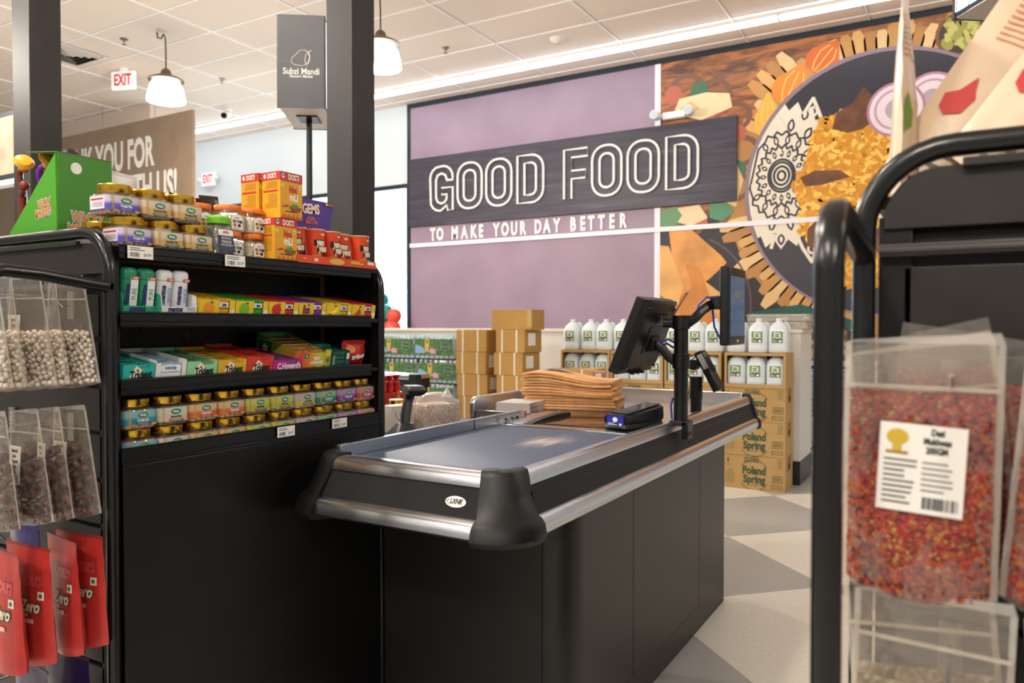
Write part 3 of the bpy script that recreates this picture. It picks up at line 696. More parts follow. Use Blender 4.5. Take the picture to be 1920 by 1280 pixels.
def price_tag(par, y, z, price, w=.062, h=.028, seed=1):
    o = bpy.data.objects.new('price_tag', M().box(-w/2, w/2, -.001, 0, -h/2, h/2).mesh('price_tag', WHITE)); COL.objects.link(o); o.parent = par
    o.location = (-1.5965, y, z); o.rotation_euler = (0, 0, PI/2)
    bars(o, INK, -w*.42, -w*.02, -h*.38, -h*.02, -.0013, 12, seed); lines(o, INK, -w*.42, w*.2, h*.1, h*.42, -.0013, 2, .35, seed)
    text(price, .0105, INK, o, (w*.26, -.0013, -h*.2), xs=.8)
price_tag(S1, 1.072, 1.434, '$4.99', seed=1); price_tag(S1, 1.333, 1.434, '$5.29', seed=2)
price_tag(S4, 1.500, .980, '$4.59', seed=3); price_tag(S4, 1.710, .980, '$4.49', seed=4)
for x, z in ((-1.76, 1.335), (-1.765, 1.055), (-1.78, .765), (-2.02, 1.335), (-2.02, 1.055), (-2.02, .765), (-1.80, .50)): hook(rk, x, z, YL)

YR = 1.025
rr_ = thing('snack_rack', 'black display rack in the right foreground hung with bags', 'display rack', (0, 0, 0))
end_unit(rr_, -.116, 1, YR)
M().box(-.06, .74, YR + .035, 1.95, 0, 1.40).obj('rack_body', BLACK, rr_)
M().box(-.09, .75, YR + .005, 1.95, 1.41, 1.425).obj('top_deck', BLACK, rr_)
for x, z in ((-.008, 1.215), (.20, 1.215), (-.008, .91), (.20, .91)): hook(rr_, x, z, YR, .80)
M().cyl((-.095, YR + .15, 1.425), (-.095, YR + .15, 1.485), .006, 8).obj('pin', BLACK, rr_)

# lane light box on its pole
lx = thing('lane_light_box', 'tall dark lane marker box with a fruit logo on a thin pole', 'lane sign', (-2.685, 2.63, 0), R(35.4))
def lane_box(t, zb, h, w=.20, d=.37):
    M().box(-w/2, w/2, 0, .004, zb, zb + h).obj('front_panel', mat('lane_box_charcoal', '#38383a', .5, bump=.1, bscale=500), t, bevel=.001)
    M().box(-w/2, w/2, d - .004, d, zb, zb + h).obj('back_panel', mat('lane_box_charcoal', '#38383a', .5), t)
    M().box(-w/2 + .003, w/2 - .003, .004, d - .004, zb + .002, zb + .006).obj('bottom_panel', mat('lane_box_bottom', '#cdbfb4', .5), t)
    M().box(-w/2, w/2, .004, d - .004, zb + h - .004, zb + h).obj('top_panel', mat('lane_box_charcoal', '#38383a', .5), t)
    LP = mat('lane_panel_lit', '#e8eef6', .4, emit='#dfeaff', es=.9)
    for k in (-1, 1):
        M().box(k*w/2 - .003, k*w/2 + .003, .012, d - .012, zb + .02, zb + h - .02).obj('lit_side', LP, t)
        for ya in (.004, d - .014): M().box(k*w/2 - .005, k*w/2 + .005, ya, ya + .010, zb, zb + h).obj('side_trim', BLKPL, t)
    pl = M().box(-.05, .05, d/2 - .07, d/2 + .07, zb - .004, zb + .002).obj('mount_plate', BLKPL, t, bevel=.001)
    for x in (-.036, .036):
        for y in (-.055, .055): M().cyl((x, d/2 + y, zb - .0065), (x, d/2 + y, zb - .004), .005, 8).obj('screw', CHROME, pl)
lane_box(lx, 2.291, .433, .215, .41)
M().cyl((0, .205, .0), (0, .205, 2.287), .0145, 14).obj('pole', BLKPL, lx)
M().cyl((0, .205, .0), (0, .205, .012), .07, 18).obj('foot', BLKPL, lx)
LG = mat('logo_cream', '#e9ddd2', .5)
text('Subzi Mandi', .041, LG, lx, (0, -.0005, 2.460), xs=.86, bold=.0007)
text("Farmer's Market", .020, LG, lx, (0, -.0005, 2.4375), xs=.80, bold=.0003)
mango = [(-.034, 2.5014), (-.030, 2.5166), (-.016, 2.5297), (-.002, 2.5439), (.014, 2.5461), (.027, 2.5384), (.032, 2.5210), (.026, 2.5014), (.010, 2.4894), (-.010, 2.4905), (-.026, 2.4948)]
b = M(); b.tube([(x - .002, -.001, z) for x, z in mango], .0011, 5, closed=True)
b.tube([(.020, -.001, 2.4883), (.013, -.001, 2.5057), (.016, -.001, 2.5253), (.026, -.001, 2.5395), (.037, -.001, 2.5450)], .0011, 5)
b.tube([(.023, -.001, 2.4948), (.030, -.001, 2.5090), (.031, -.001, 2.5253), (.027, -.001, 2.5384)], .0011, 5); b.v = [(x*1.3, y, 2.482 + (z - 2.4855)*1.3) for x, y, z in b.v]; b.obj('mango_logo', LG, lx)
# ================================================================ MURAL WALL
mu = thing('wall_mural', 'large wall mural with purple lettered left half and a plate of rice at right', 'mural', (0, YF, 0))
Y0 = -.012
def pr(name, pts, m, lay, par=mu, thick=False):
    y = Y0 - .0012*lay
    n = len(pts); b = M(); b.add([(x, y, z) for x, z in pts], [tuple(range(n))]); return b.obj(name, m, par)
def ell(cx, cz, rx, rz, n=24, a0=0, a1=360, rot=0):
    out = []; c, s = math.cos(R(rot)), math.sin(R(rot))
    full = abs(a1 - a0) >= 360
    for i in range(n if full else n + 1):
        a = R(a0 + (a1 - a0)*i/n); x, z = rx*math.cos(a), rz*math.sin(a); out.append((cx + x*c - z*s, cz + x*s + z*c))
    return out
def many(name, polys, m, lay, stuff=True):
    b = M(); y = Y0 - .0012*lay
    for i, p in enumerate(polys): b.add([(x, y - (i % 23)*4e-5, z) for x, z in p], [tuple(range(len(p)))])
    o = b.obj(name, m, mu)
    if stuff: o['kind'] = 'stuff'
    return o
def wire(name, paths, r, m, lay, closed=False):        # flat printed line
    b = M(); y0_ = Y0 - .0012*lay; cnt = 0
    for p in paths:
        k = len(p)
        for i in range(k if closed else k - 1):
            cnt += 1; y = y0_ - (cnt % 7)*5e-5; (x0, z0), (x1, z1) = p[i], p[(i+1) % k]; dx, dz = x1-x0, z1-z0; L = math.hypot(dx, dz) or 1; nx, nz = -dz/L*r, dx/L*r; ex, ez = dx/L*r*.5, dz/L*r*.5
            b.quad((x0+nx-ex, y, z0+nz-ez), (x0-nx-ex, y, z0-nz-ez), (x1-nx+ex, y, z1-nz+ez), (x1+nx+ex, y, z1+nz+ez))
    o = b.obj(name, m, mu); o['kind'] = 'stuff'; return o
ML, MS, MR2, MB_ = -6.79, -3.115, 2.4, .9
MT = 4.345
PUR = mat('mural_purple', '#9a8497', .55, noise=.11, nscale=1.6)
b = M(); b.box(ML, MS, -.012, 0, MB_, MT); b.obj('purple_panel', PUR, mu)
def wood(name, c1, c2, sc, st):
    m = mat(name, c1, .5); nt = m.node_tree; bb = nt.nodes['Principled BSDF']
    tc = nt.nodes.new('ShaderNodeTexCoord'); mp = nt.nodes.new('ShaderNodeMapping'); mp.inputs['Scale'].default_value = st
    n = nt.nodes.new('ShaderNodeTexNoise'); n.inputs['Scale'].default_value = sc; n.inputs['Detail'].default_value = 9; n.inputs['Distortion'].default_value = 1.2
    r = nt.nodes.new('ShaderNodeValToRGB'); r.color_ramp.elements[0].position = .36; r.color_ramp.elements[1].position = .62
    r.color_ramp.elements[0].color = (*lin(c1), 1); r.color_ramp.elements[1].color = (*lin(c2), 1)
    for a, c in ((tc.outputs['Object'], mp.inputs[0]), (mp.outputs[0], n.inputs['Vector']), (n.outputs[0], r.inputs[0]), (r.outputs[0], bb.inputs['Base Color'])): nt.links.new(a, c)
    return m
b = M(); b.box(MS, MR2, -.012, 0, MB_, MT); b.obj('food_panel', wood('printed_wood', '#5d3a2c', '#b5713c', 2.6, (1, 1, 4)), mu)
TRM = mat('mural_trim_black', '#14202c', .4)
M().box(ML - .045, ML, -.03, 0, MB_, CEIL).obj('edge_trim', TRM, mu)
M().box(ML, MR2, -.03, 0, MT, CEIL - .005).obj('edge_trim', TRM, mu)
# --- food picture
Pc, Pr_ = (-.74, 2.74), 1.335
# dark lower corner, woven mat, gold cloth
pr('printed_dark', [(MS, 2.45), (-2.6, 2.5), (-2.2, 2.62), (-1.95, 2.4), (-1.6, 1.4), (-1.2, 1.0), (-1.2, MB_), (MS, MB_)], flat('#241b1e'), 1)
tan_ = [flat(c) for c in ('#d9a765', '#c48f4e', '#e3bd83', '#b67f43')]
pr('printed_mat', [(max(MS, x), max(MB_ + .01, min(MT - .005, z))) for x, z in ell(Pc[0], Pc[1], 1.56, 1.56, 60)], flat('#b07c40'), 1.5)
for k in range(46):          # woven mat: fat twists round the plate
    a = 62 + k*4.3; r0, r1 = 1.30, 1.62 + .10*math.sin(k*1.7)
    if 150 < a < 188: continue
    if 96 < a < 150: r1 = 1.60 + (.20 if 118 < a < 136 else 0)
    p = []
    for da, rr_k in ((-2.4, r0), (-2.7, r0*.7+r1*.3), (-2.6, r0*.3+r1*.7), (-1.2, r1), (1.2, r1), (2.4, r0*.3+r1*.7), (2.5, r0*.7+r1*.3), (2.2, r0)): p.append((Pc[0] + rr_k*math.cos(R(a+da+2)), Pc[1] + rr_k*math.sin(R(a+da+2))))
    p = [(max(MS, x), min(MT - .005, z)) for x, z in p]
    if all(z > MB_ for x, z in p): pr('printed_mat_twist', p, tan_[k % 4], 2)
pr('printed_green_cloth', [(-2.02, 1.42), (-1.5, 1.50), (-.9, 1.30), (-.9, 1.2), (-1.5, 1.38), (-2.02, 1.34)], flat('#0d4f42'), 3)
pr('printed_gold_cloth', [(-2.02, 1.33), (-1.5, 1.37), (-.8, 1.18), (-.8, MB_), (-2.02, MB_)], cells('printed_sequins', ['#3a2c1c', '#8f7440', '#5a4428', '#c8a866', '#2a2018'], 22, .5, bump=0), 3)
# physalis lanterns
PH = [flat('#e58a2a'), flat('#d9681f'), flat('#f0b04a')]
def lantern(cx, cz, w, h, rot, m):
    c, s = math.cos(R(rot)), math.sin(R(rot)); q = [(0, -.5), (.3, -.46), (.5, -.2), (.46, .08), (.25, .3), (.05, .56), (-.06, .56), (-.28, .28), (-.48, .05), (-.5, -.22), (-.3, -.46)]
    o = pr('printed_lantern_fruit', [(cx + x*w*c - z*h*s, cz + x*w*s + z*h*c) for x, z in q], m, 5)
    wire('printed_vein', [[(cx - z_*h*s + o_*w*c*(1-abs(z_)*1.6), cz + z_*h*c + o_*w*s*(1-abs(z_)*1.6)) for z_ in (-.45, -.2, .1, .35)] for o_ in (-.28, 0, .28)], .006, flat('#f4c46a'), 6)
lantern(-1.86, 3.56, .30, .46, 0, PH[2]); lantern(-1.60, 3.86, .42, .42, -25, PH[0]); lantern(-1.28, 4.10, .36, .36, -40, PH[1])
# trivet: cast scrollwork ring, red and green lobes, flatbread
T = (-2.78, 3.22); br = flat('#7a4f38')
paths = []
for k in range(12):
    a = 90 - k*30; c_ = (T[0] + .62*math.cos(R(a)), T[1] + .78*math.sin(R(a)))
    paths.append([q for q in ell(c_[0], c_[1], .19, .15, 14, a - 110, a + 110) if q[0] > MS + .03])
wire('printed_scroll', [p for p in paths if len(p) > 1], .028, br, 2)
wire('printed_scroll', [[q for q in ell(T[0], T[1], .50, .64, 30) if q[0] > MS + .03][:-2]], .022, flat('#93553a'), 2)
for k in range(12):
    a = 75 - k*30; cx_, cz_ = T[0] + .60*math.cos(R(a)), T[1] + .76*math.sin(R(a))
    if cx_ - .12 > MS: pr('printed_lobe', ell(cx_, cz_, .12, .11, 7, rot=a), flat(('#3f6a4c', '#a8453a', '#b5604a')[k % 3]), 3)
pr('printed_flatbread', [(-2.93, 3.74), (-2.86, 3.90), (-2.55, 3.93), (-2.28, 3.88), (-2.25, 3.72), (-2.6, 3.62)], flat('#ead2a4'), 4)
pr('printed_flatbread', [(-2.86, 3.78), (-2.72, 3.86), (-2.62, 3.76), (-2.74, 3.70)], flat('#d9b67c'), 5)
pr('printed_flatbread', [(-2.42, 3.0), (-2.2, 3.1), (-2.12, 2.9), (-2.2, 2.6), (-2.4, 2.7)], flat('#e0c08a'), 4)
pr('printed_flatbread', [(-2.95, 2.63), (-2.62, 2.66), (-2.52, 2.50), (-2.72, 2.42), (-2.95, 2.5)], flat('#e6cfa4'), 4)
pr('printed_green_leaf', [(-3.08, 2.62), (-2.9, 2.66), (-2.82, 2.55), (-2.9, 2.44), (-3.08, 2.43)], flat('#5f8f62'), 5)
pr('printed_green_leaf', [(-2.5, 2.66), (-2.3, 2.66), (-2.22, 2.55), (-2.36, 2.45), (-2.5, 2.5)], flat('#4e8a63'), 5)
# plate
pr('printed_plate_rim', ell(Pc[0], Pc[1], Pr_ + .03, Pr_ + .03, 72), flat('#8d7784'), 7)
pr('printed_plate', ell(Pc[0] + .012, Pc[1] - .012, Pr_, Pr_, 72), mat('printed_plate_ink', '#2b2832', .45, noise=.15, nscale=1.2), 8)
# mandala
Mc = (-1.71, 2.90); CR = flat('#eadfcb'); DK = flat('#2b2832')
CX = .80      # print is squeezed sideways on the curved dish
def clip(x, z, r=Pr_ - .015):
    d = math.hypot(x - Pc[0], z - Pc[1])
    return (x, z) if d < r else (Pc[0] + (x - Pc[0])*r/d, Pc[1] + (z - Pc[1])*r/d)
pr('printed_mandala', [clip(Mc[0] + CX*r*math.cos(R(a)), Mc[1] + r*math.sin(R(a))) for a, r in [(i*7.5, (.80 if i % 2 == 0 else .70)) for i in range(48)]], CR, 9)
rings_ = [.05, .10, .145, .175]
wire('printed_ring', [[(Mc[0] + CX*r*math.cos(R(a)), Mc[1] + r*math.sin(R(a))) for a in range(0, 360, 15)] for r in rings_], .012, DK, 10, True)
drop = []
def petal(r0, r1, hw, a, n=9):
    out = []
    for i in range(n):
        t = i/(n-1); r = r0 + (r1-r0)*t; w = hw*math.sin(PI*t)**.8*(1 - .25*t); out.append((r, w))
    pts = out + [(r, -w) for r, w in out[::-1][1:-1]]
    c, s = math.cos(R(a)), math.sin(R(a))
    return [(Mc[0] + CX*(r*c - w*s), Mc[1] + r*s + w*c) for r, w in pts]
def infan(a): return True
for r0, r1, hw, n, off in ((.20, .29, .030, 16, 0), (.33, .45, .04, 16, 11), (.47, .62, .055, 14, 0), (.63, .76, .055, 14, 13)):
    ps_ = [petal(r0, r1, hw, off + 360/n*i) for i in range(n)]
    ps_ = [p for p in ps_ if all(math.hypot(x - Pc[0], z - Pc[1]) < Pr_ - .03 for x, z in p)]
    many('printed_petal', ps_, DK, 10)
    ps2 = [petal(r0 + .025, r1 - .03, hw*.45, off + 360/n*i) for i in range(n)]
    many('printed_petal_heart', [p for p in ps2 if all(math.hypot(x - Pc[0], z - Pc[1]) < Pr_ - .03 for x, z in p)], CR, 11)
zz = [[(Mc[0] + CX*(r + (.022 if i % 2 else -.022))*math.cos(R(i*7.5)), Mc[1] + (r + (.022 if i % 2 else -.022))*math.sin(R(i*7.5))) for i in range(48)] for r in (.315, .46)]
wire('printed_zigzag', [[p for p in z if math.hypot(p[0]-Pc[0], p[1]-Pc[1]) < Pr_ - .02] for z in zz], .010, DK, 11)
# fan tips reaching over the dark dish (upper right and lower right)
for zc, sg in ((3.52, 1), (2.02, -1)):
    for dx, hw in ((-.17, .12), (.30, .15)):
        P_ = [(Mc[0] + dx - hw, zc - .16*sg), (Mc[0] + dx - hw*.5, zc + .02*sg), (Mc[0] + dx + .02, zc + .17*sg), (Mc[0] + dx + hw*.55, zc + .0*sg), (Mc[0] + dx + hw, zc - .2*sg)]
        if sg < 0: P_ = [(x, z + .10) for x, z in P_]
        P_ = [p for p in P_ if math.hypot(p[0]-Pc[0], p[1]-Pc[1]) < Pr_ - .02]
        wire('printed_fan_tip', [P_], .018, CR, 10); q = P_[2] if len(P_) > 2 else P_[0]
        wire('printed_fan_eye', [ell(q[0] - .0, q[1] - .14*sg, .04, .045, 12)], .012, CR, 10, True)
# rice mound with meat and onion
rice_pts = [(-1.30, 3.46), (-1.12, 3.50), (-.85, 3.62), (-.5, 3.55), (-.1, 3.3), (.1, 2.8), (0, 2.2), (-.4, 1.75), (-.9, 1.62), (-1.22, 1.75), (-1.30, 2.0), (-1.52, 2.30), (-1.50, 2.55), (-1.60, 2.78), (-1.48, 2.98), (-1.40, 3.25)]
pr('printed_rice_bed', rice_pts, mat('printed_rice_base', '#c07d20', .5, noise=.25, nscale=9), 12)
rnd = random.Random(3)
def inside(x, z, poly):
    c = False; n = len(poly)
    for i in range(n):
        (x0, z0), (x1, z1) = poly[i], poly[i-1]
        if (z0 > z) != (z1 > z) and x < (x1-x0)*(z-z0)/(z1-z0) + x0: c = not c
    return c
G = {0: [], 1: [], 2: [], 3: []}
while sum(len(v) for v in G.values()) < 2700:
    x, z = rnd.uniform(-1.62, .12), rnd.uniform(1.6, 3.64)
    if inside(x, z, rice_pts):
        L = rnd.uniform(.032, .052); G[rnd.choice((0, 0, 1, 1, 2, 3))].append(ell(x, z, L, L*.52, 8, rot=rnd.uniform(0, 180)))
for k, c in enumerate(('#efae2c', '#e2991f', '#f7c95a', '#d68e1e')): many('printed_rice_grains', G[k], flat(c), 13 + k*.25)
MEAT = mat('printed_meat', '#6b4026', .5, noise=.4, nscale=7)
for P_ in ([(-1.20, 3.34), (-1.16, 3.50), (-1.0, 3.58), (-.90, 3.74), (-.80, 3.60), (-.74, 3.42), (-.90, 3.30), (-1.05, 3.28)], [(-1.52, 2.86), (-1.36, 2.92), (-1.12, 2.90), (-1.02, 2.82), (-1.3, 2.76), (-1.46, 2.76)], [(-1.44, 2.30), (-1.30, 2.44), (-1.12, 2.40), (-1.06, 2.2), (-1.2, 2.05), (-1.44, 2.12)], [(-1.36, 1.98), (-1.24, 2.02), (-1.16, 1.86), (-1.28, 1.74)], [(-.9, 2.2), (-.7, 2.3), (-.55, 2.1), (-.7, 1.95)]):
    pr('printed_meat_chunk', P_, MEAT, 15)
for cx_, cz_, r, L_ in ((-.28, 3.52, .26, 0), (-.60, 3.46, .27, 1.6)):
    pr('printed_onion', ell(cx_, cz_, r, r*1.02, 28), flat('#b98098'), 15.5 + L_); pr('printed_onion', ell(cx_, cz_, r*.9, r*.92, 28), flat('#ead9de'), 16 + L_)
    wire('printed_onion_ring', [ell(cx_, cz_, r*.70, r*.72, 24)], .012, flat('#c79aae'), 16.5 + L_, True); pr('printed_onion', ell(cx_, cz_, r*.36, r*.38, 20), flat('#b8a4b0'), 16.6 + L_)
# fried pastries in the dark lower left corner
SA = [mat('printed_pastry_%d' % i, c, .5, noise=.28, nscale=2.6) for i, c in enumerate(('#d79348', '#c77f36', '#e0a75e', '#b56f2c'))]
for P_, k, l in (([(MS, 1.42), (-2.95, 1.36), (-2.78, 1.62), (-2.88, 1.95), (MS, 2.05)], 3, 3.5), ([(-2.98, 2.40), (-2.72, 2.39), (-2.36, 2.06), (-2.30, 1.98), (-2.50, 1.80), (-2.82, 1.62), (-2.92, 1.9)], 0, 4), ([(MS, 2.22), (-2.98, 2.2), (-2.80, 1.72), (-2.86, 1.52), (-2.96, 1.54), (MS, 1.66)], 2, 5),
    ([(-2.78, 1.98), (-2.62, 1.94), (-2.50, 1.70), (-2.28, 1.30), (-2.22, 1.05), (-2.60, .95), (-2.95, 1.05), (-2.90, 1.4), (-2.70, 1.72)], 1, 6), ([(-2.55, 1.78), (-2.34, 1.62), (-2.20, 1.10), (-2.36, 1.2)], 2, 7)):
    pr('printed_pastry', P_, SA[k], l)
wire('printed_dish_line', [ell(-2.75, 1.5, .72, .80, 20, -20, 70)], .010, flat('#55484e'), 3)
# cardamom bowl
pr('printed_bowl', ell(-.02, 4.12, .24, .22, 24), flat('#7a4a26'), 3); pr('printed_bowl', ell(-.02, 4.12, .205, .19, 24), flat('#3a2a18'), 4)
many('printed_cardamom', [ell(-.02 + rnd.uniform(-.15, .15), 4.12 + rnd.uniform(-.13, .13), .06, .03, 8, rot=rnd.uniform(0, 180)) for i in range(34)], flat('#9a9440'), 5)
many('printed_cardamom', [ell(-.02 + rnd.uniform(-.14, .14), 4.12 + rnd.uniform(-.12, .12), .05, .022, 8, rot=rnd.uniform(0, 180)) for i in range(16)], flat('#c0b862'), 6)
# --- white dividing bars, dark lettered band, letters
WB = mat('mural_white', '#efe9ee', .5)
for z0, z1 in ((MB_, 2.375), (2.43, 2.66), (3.62, MT)): M().box(-3.155, -3.085, -.022, -.0118, z0, z1).obj('white_bar', WB, mu)
b = M(); b.box(ML, MR2, -.034, -.0335, 2.375, 2.43); b.box(ML, MR2, -.0335, -.0118, 2.377, 2.428); b.obj('white_bar', WB, mu)
bandm = wood('printed_slate', '#2c2836', '#3f3a4a', 2.2, (.35, 1, 7))
rp_ = [n for n in bandm.node_tree.nodes if n.type == 'VALTORGB'][0].color_ramp
e_ = rp_.elements.new(.80); e_.color = (*lin('#6f6274'), 1)
bd_ = M().box(ML + .005, -2.19, -.05, -.012, 2.665, 3.615).obj('lettered_band', bandm, mu)
LW = mat('letter_white', '#f3f0ea', .4)
def offset_poly(P, closed=True): return P
def tube_letter(paths, name='outline_letter'):
    b = M()
    for p in paths: b.tube([(x, -.066, z) for x, z in p], 0, closed=True, sq=(.0145, .016))
    return b.obj(name, LW, mu, smooth=30)
ZB, ZT = 2.852, 3.462
def rrect(x0, x1, z0, z1, r, n=5):
    return [(p[0] + (x0+x1)/2, p[1] + (z0+z1)/2) for p in rr(x1-x0, z1-z0, r, n)]
def letO(x0, x1): tube_letter([rrect(x0, x1, ZB, ZT, .17), rrect(x0 + .10, x1 - .10, ZB + .10, ZT - .10, .085)])
def halfround(x0, x1, z0, z1, r, n=5):
    return [(x0, z0)] + [(x1 - r + r*math.cos(R(a)), z0 + r + r*math.sin(R(a))) for a in [-90 + 90*i/n for i in range(n+1)]] + [(x1 - r + r*math.cos(R(a)), z1 - r + r*math.sin(R(a))) for a in [90*i/n for i in range(n+1)]] + [(x0, z1)]
def letD(x0, x1): tube_letter([halfround(x0, x1, ZB, ZT, .17), halfround(x0 + .105, x1 - .105, ZB + .10, ZT - .10, .075)])
def letF(x0, x1): tube_letter([[(x0, ZB), (x0 + .105, ZB), (x0 + .105, ZB + .245), (x1 - .03, ZB + .245), (x1 - .03, ZB + .345), (x0 + .105, ZB + .345), (x0 + .105, ZT - .10), (x1, ZT - .10), (x1, ZT), (x0, ZT)]])
def letG(x0, x1):
    w = x1 - x0; r = .16; ri = .085; t_ = .10; zm = ZB + .31
    A = [(x1 - r + r*math.cos(R(a)), ZT - r + r*math.sin(R(a))) for a in [0, 22, 45, 67, 90]] + [(x0 + r + r*math.cos(R(a)), ZT - r + r*math.sin(R(a))) for a in [112, 135, 157, 180]] + [(x0 + r + r*math.cos(R(a)), ZB + r + r*math.sin(R(a))) for a in [202, 225, 247, 270]]
    A += [(x1 - .20, ZB), (x1 - .10, ZB + .07), (x1 - .085, ZB), (x1, ZB), (x1, zm), (x0 + w*.52, zm), (x0 + w*.52, zm - .09), (x1 - t_, zm - .09), (x1 - t_, ZB + .17)]
    A += [(x1 - t_ - ri + ri*math.cos(R(a)), ZB + .10 + ri + ri*math.sin(R(a))) for a in [-30, -60, -90]] + [(x0 + t_ + ri + ri*math.cos(R(a)), ZB + t_ + ri + ri*math.sin(R(a))) for a in [270, 225, 180]] + [(x0 + t_ + ri + ri*math.cos(R(a)), ZT - t_ - ri + ri*math.sin(R(a))) for a in [180, 135, 90]] + [(x1 - t_ - ri + ri*math.cos(R(a)), ZT - t_ - ri + ri*math.sin(R(a))) for a in [90, 45, 0]]
    A += [(x1 - t_, ZT - .20), (x1, ZT - .20)]
    tube_letter([A])
letG(-6.40, -6.02); letO(-5.94, -5.55); letO(-5.48, -5.09); letD(-5.0, -4.62); letF(-4.325, -4.0); letO(-3.94, -3.555); letO(-3.475, -3.085); letD(-2.995, -2.62)
WORDS = [('TO', -6.437, -6.21), ('MAKE', -6.03, -5.44), ('YOUR', -5.255, -4.75), ('DAY', -4.60, -4.24), ('BETTER', -4.08, -3.51)]
# tagline: one mesh per letter, evenly spaced from -6.43 to -3.51
TAGP = [('T', 813), ('O', 826.5), ('M', 854), ('A', 872), ('K', 889), ('E', 903), ('Y', 931.5), ('O', 948), ('U', 965), ('R', 981), ('D', 1009.5), ('A', 1026), ('Y', 1044.5), ('B', 1075), ('E', 1093), ('T', 1109), ('T', 1128), ('E', 1147.5), ('R', 1168)]
def wall_x(px):
    th = R(30.35); k = (px - 960)/1440; d = (-math.sin(th) + math.cos(th)*k, math.cos(th) + math.sin(th)*k); return d[0]/d[1]*8.74
for ch, px in TAGP: text(ch, .235, LW, mu, (wall_x(px), -.020, 2.532), xs=.60, bold=.010, thick=.006, name='tagline_letter')
# emergency light above the band
el = thing('emergency_light', 'white twin-head emergency light mounted above the lettered band', 'emergency light', (-2.90, YF - .05, 3.66))
M().box(-.14, .14, -.07, 0, .0, .085).obj('housing', FIXW, el, bevel=.015)
for k in (-1, 1):
    hd = M().cyl((k*.20 - .0, -.06, .05), (k*.20, -.16, .05), .055, 16).obj('lamp_head', FIXW, el, bevel=.006)
    M().cyl((k*.20, -.161, .05), (k*.20, -.165, .05), .045, 16).obj('lens', mat('lamp_lens', '#c9d2da', .1), hd)
    M().cyl((k*.13, -.03, .05), (k*.20, -.07, .05), .02, 8).obj('joint', FIXW, el)
# ================================================================ GOODS ON THE CANDY RACK
QR = PI/2     # things on the rack face the aisle (+X): local x runs along the shelf, local y goes back into it
CLEAR = film('clear_plastic', '#ffffff', .05, .06, .08)
OVAL_G, OVAL_B = flat('#2f8f4a'), flat('#1f5a9a')
SPOTW = flat('#f6f3ec')
def jar(label, group, name_s, c_top, c_bot, c_txt, c_band, fill, loc, h=.074, w=.079, d=.076, ribbon='#3c6a3a'):
    t = thing('candy_jar', label, 'jar', loc, QR, group)
    hb = h*.735
    b = M(); b.rrbox(w, d, [(.93, 0), (.98, .002), (1, .006), (1, hb*.78), (.96, hb*.88), (.80, hb*.97), (.76, hb)], .012, 3, (0, d/2, 0)); b.obj('jar_body', CLEAR, t)
    b = M(); b.rrbox(w, d, [(.92, .002), (.955, .005), (.955, hb*.78), (.90, hb*.83)], .011, 2, (0, d/2, 0)); b.obj('contents', fill, t)
    rl = w*.45; n = 36; rings = []
    for r, z in ((rl, hb*.99), (rl*1.02, hb + .001), (rl*1.02, h - .002), (rl*.97, h), (0.001, h)):
        rings.append([(r*(1 + .012*(j % 2))*math.cos(2*PI*j/n), d/2 + r*(1 + .012*(j % 2))*math.sin(2*PI*j/n), z) for j in range(n)])
    b = M(); b.loft(rings, (True, False)); b.obj('lid', GOLD, t, smooth=28)
    lab = bpy.data.objects.new('jar_label', None)
    gm = grad('label_%s_%s_%d' % (c_top.strip('#'), c_bot.strip('#'), int(h*1000)), [(.42, c_bot), (.58, c_top), (.95, c_top)], 2, .3, 1/hb)
    z0, z1 = hb*.19, hb*.82
    b = M(); k = .0006; R_ = [(x, y + d/2) for x, y in rr(w + 2*k, d + 2*k, .0125, 3)]
    b.loft([[(x, y, z0) for x, y in R_], [(x, y, z1) for x, y in R_]], (False, False)); lb = b.obj('label', gm, t, smooth=40)
    y = -k - .0003
    for xx in (-w*.40, -w*.35): rect(lb, flat('#c9a24a'), xx, xx + w*.022, z0, z1, y, 'gold_stripe')
    disc(lb, flat('#d9c07a'), w*.04, hb*.62, y, w*.185, hb*.150, 18, 'logo_rim')
    disc(lb, OVAL_G, w*.04, hb*.62, y - .0002, w*.17, hb*.135, 18, 'logo'); disc(lb, OVAL_B, w*.04, hb*.575, y - .0003, w*.13, hb*.075, 16, 'logo')
    text('Welo', hb*.17, SPOTW, lb, (w*.04, y - .0005, hb*.615), xs=.8, bold=hb*.004)
    text(name_s, hb*.165, flat(c_txt), lb, (w*.04, y - .0003, hb*.385), xs=.72 if len(name_s) < 12 else .62, bold=hb*.005)
    rect(lb, flat(ribbon), -w*.2, w*.28, hb*.215, hb*.285, y - .0002, 'ribbon')
    text('After Meal Mouth Freshener', hb*.06, SPOTW, lb, (w*.04, y - .0004, hb*.25), xs=.7)
    rect(lb, flat('#b9975a'), -w*.34, -w*.16, hb*.15, hb*.21, y - .0002, 'gold_corner'); rect(lb, flat('#b9975a'), w*.30, w*.44, hb*.15, hb*.24, y - .0002, 'gold_corner')
    # side print (the face seen from the aisle end)
    xs_ = -w/2 - k - .0003; sd_ = M(); sd_.quad((xs_, d*.16, z0 + .002), (xs_, d*.86, z0 + .002), (xs_, d*.86, z1 - .002), (xs_, d*.16, z1 - .002)); so = sd_.obj('side_print', flat('#e9e2e6'), t)
    f_ = lambda p: (xs_ - .0003, p[0], p[2])
    lines(so, flat('#5d5568'), d*.22, d*.8, z0 + .006, z1 - .014, 0, 7, .3, 5, f=f_); sr = M(); sr.quad((xs_ - .0003, d*.22, z1 - .010), (xs_ - .0003, d*.82, z1 - .010), (xs_ - .0003, d*.82, z1 - .006), (xs_ - .0003, d*.22, z1 - .006)); sr.obj('red_line', flat('#c23340'), so)
    return t
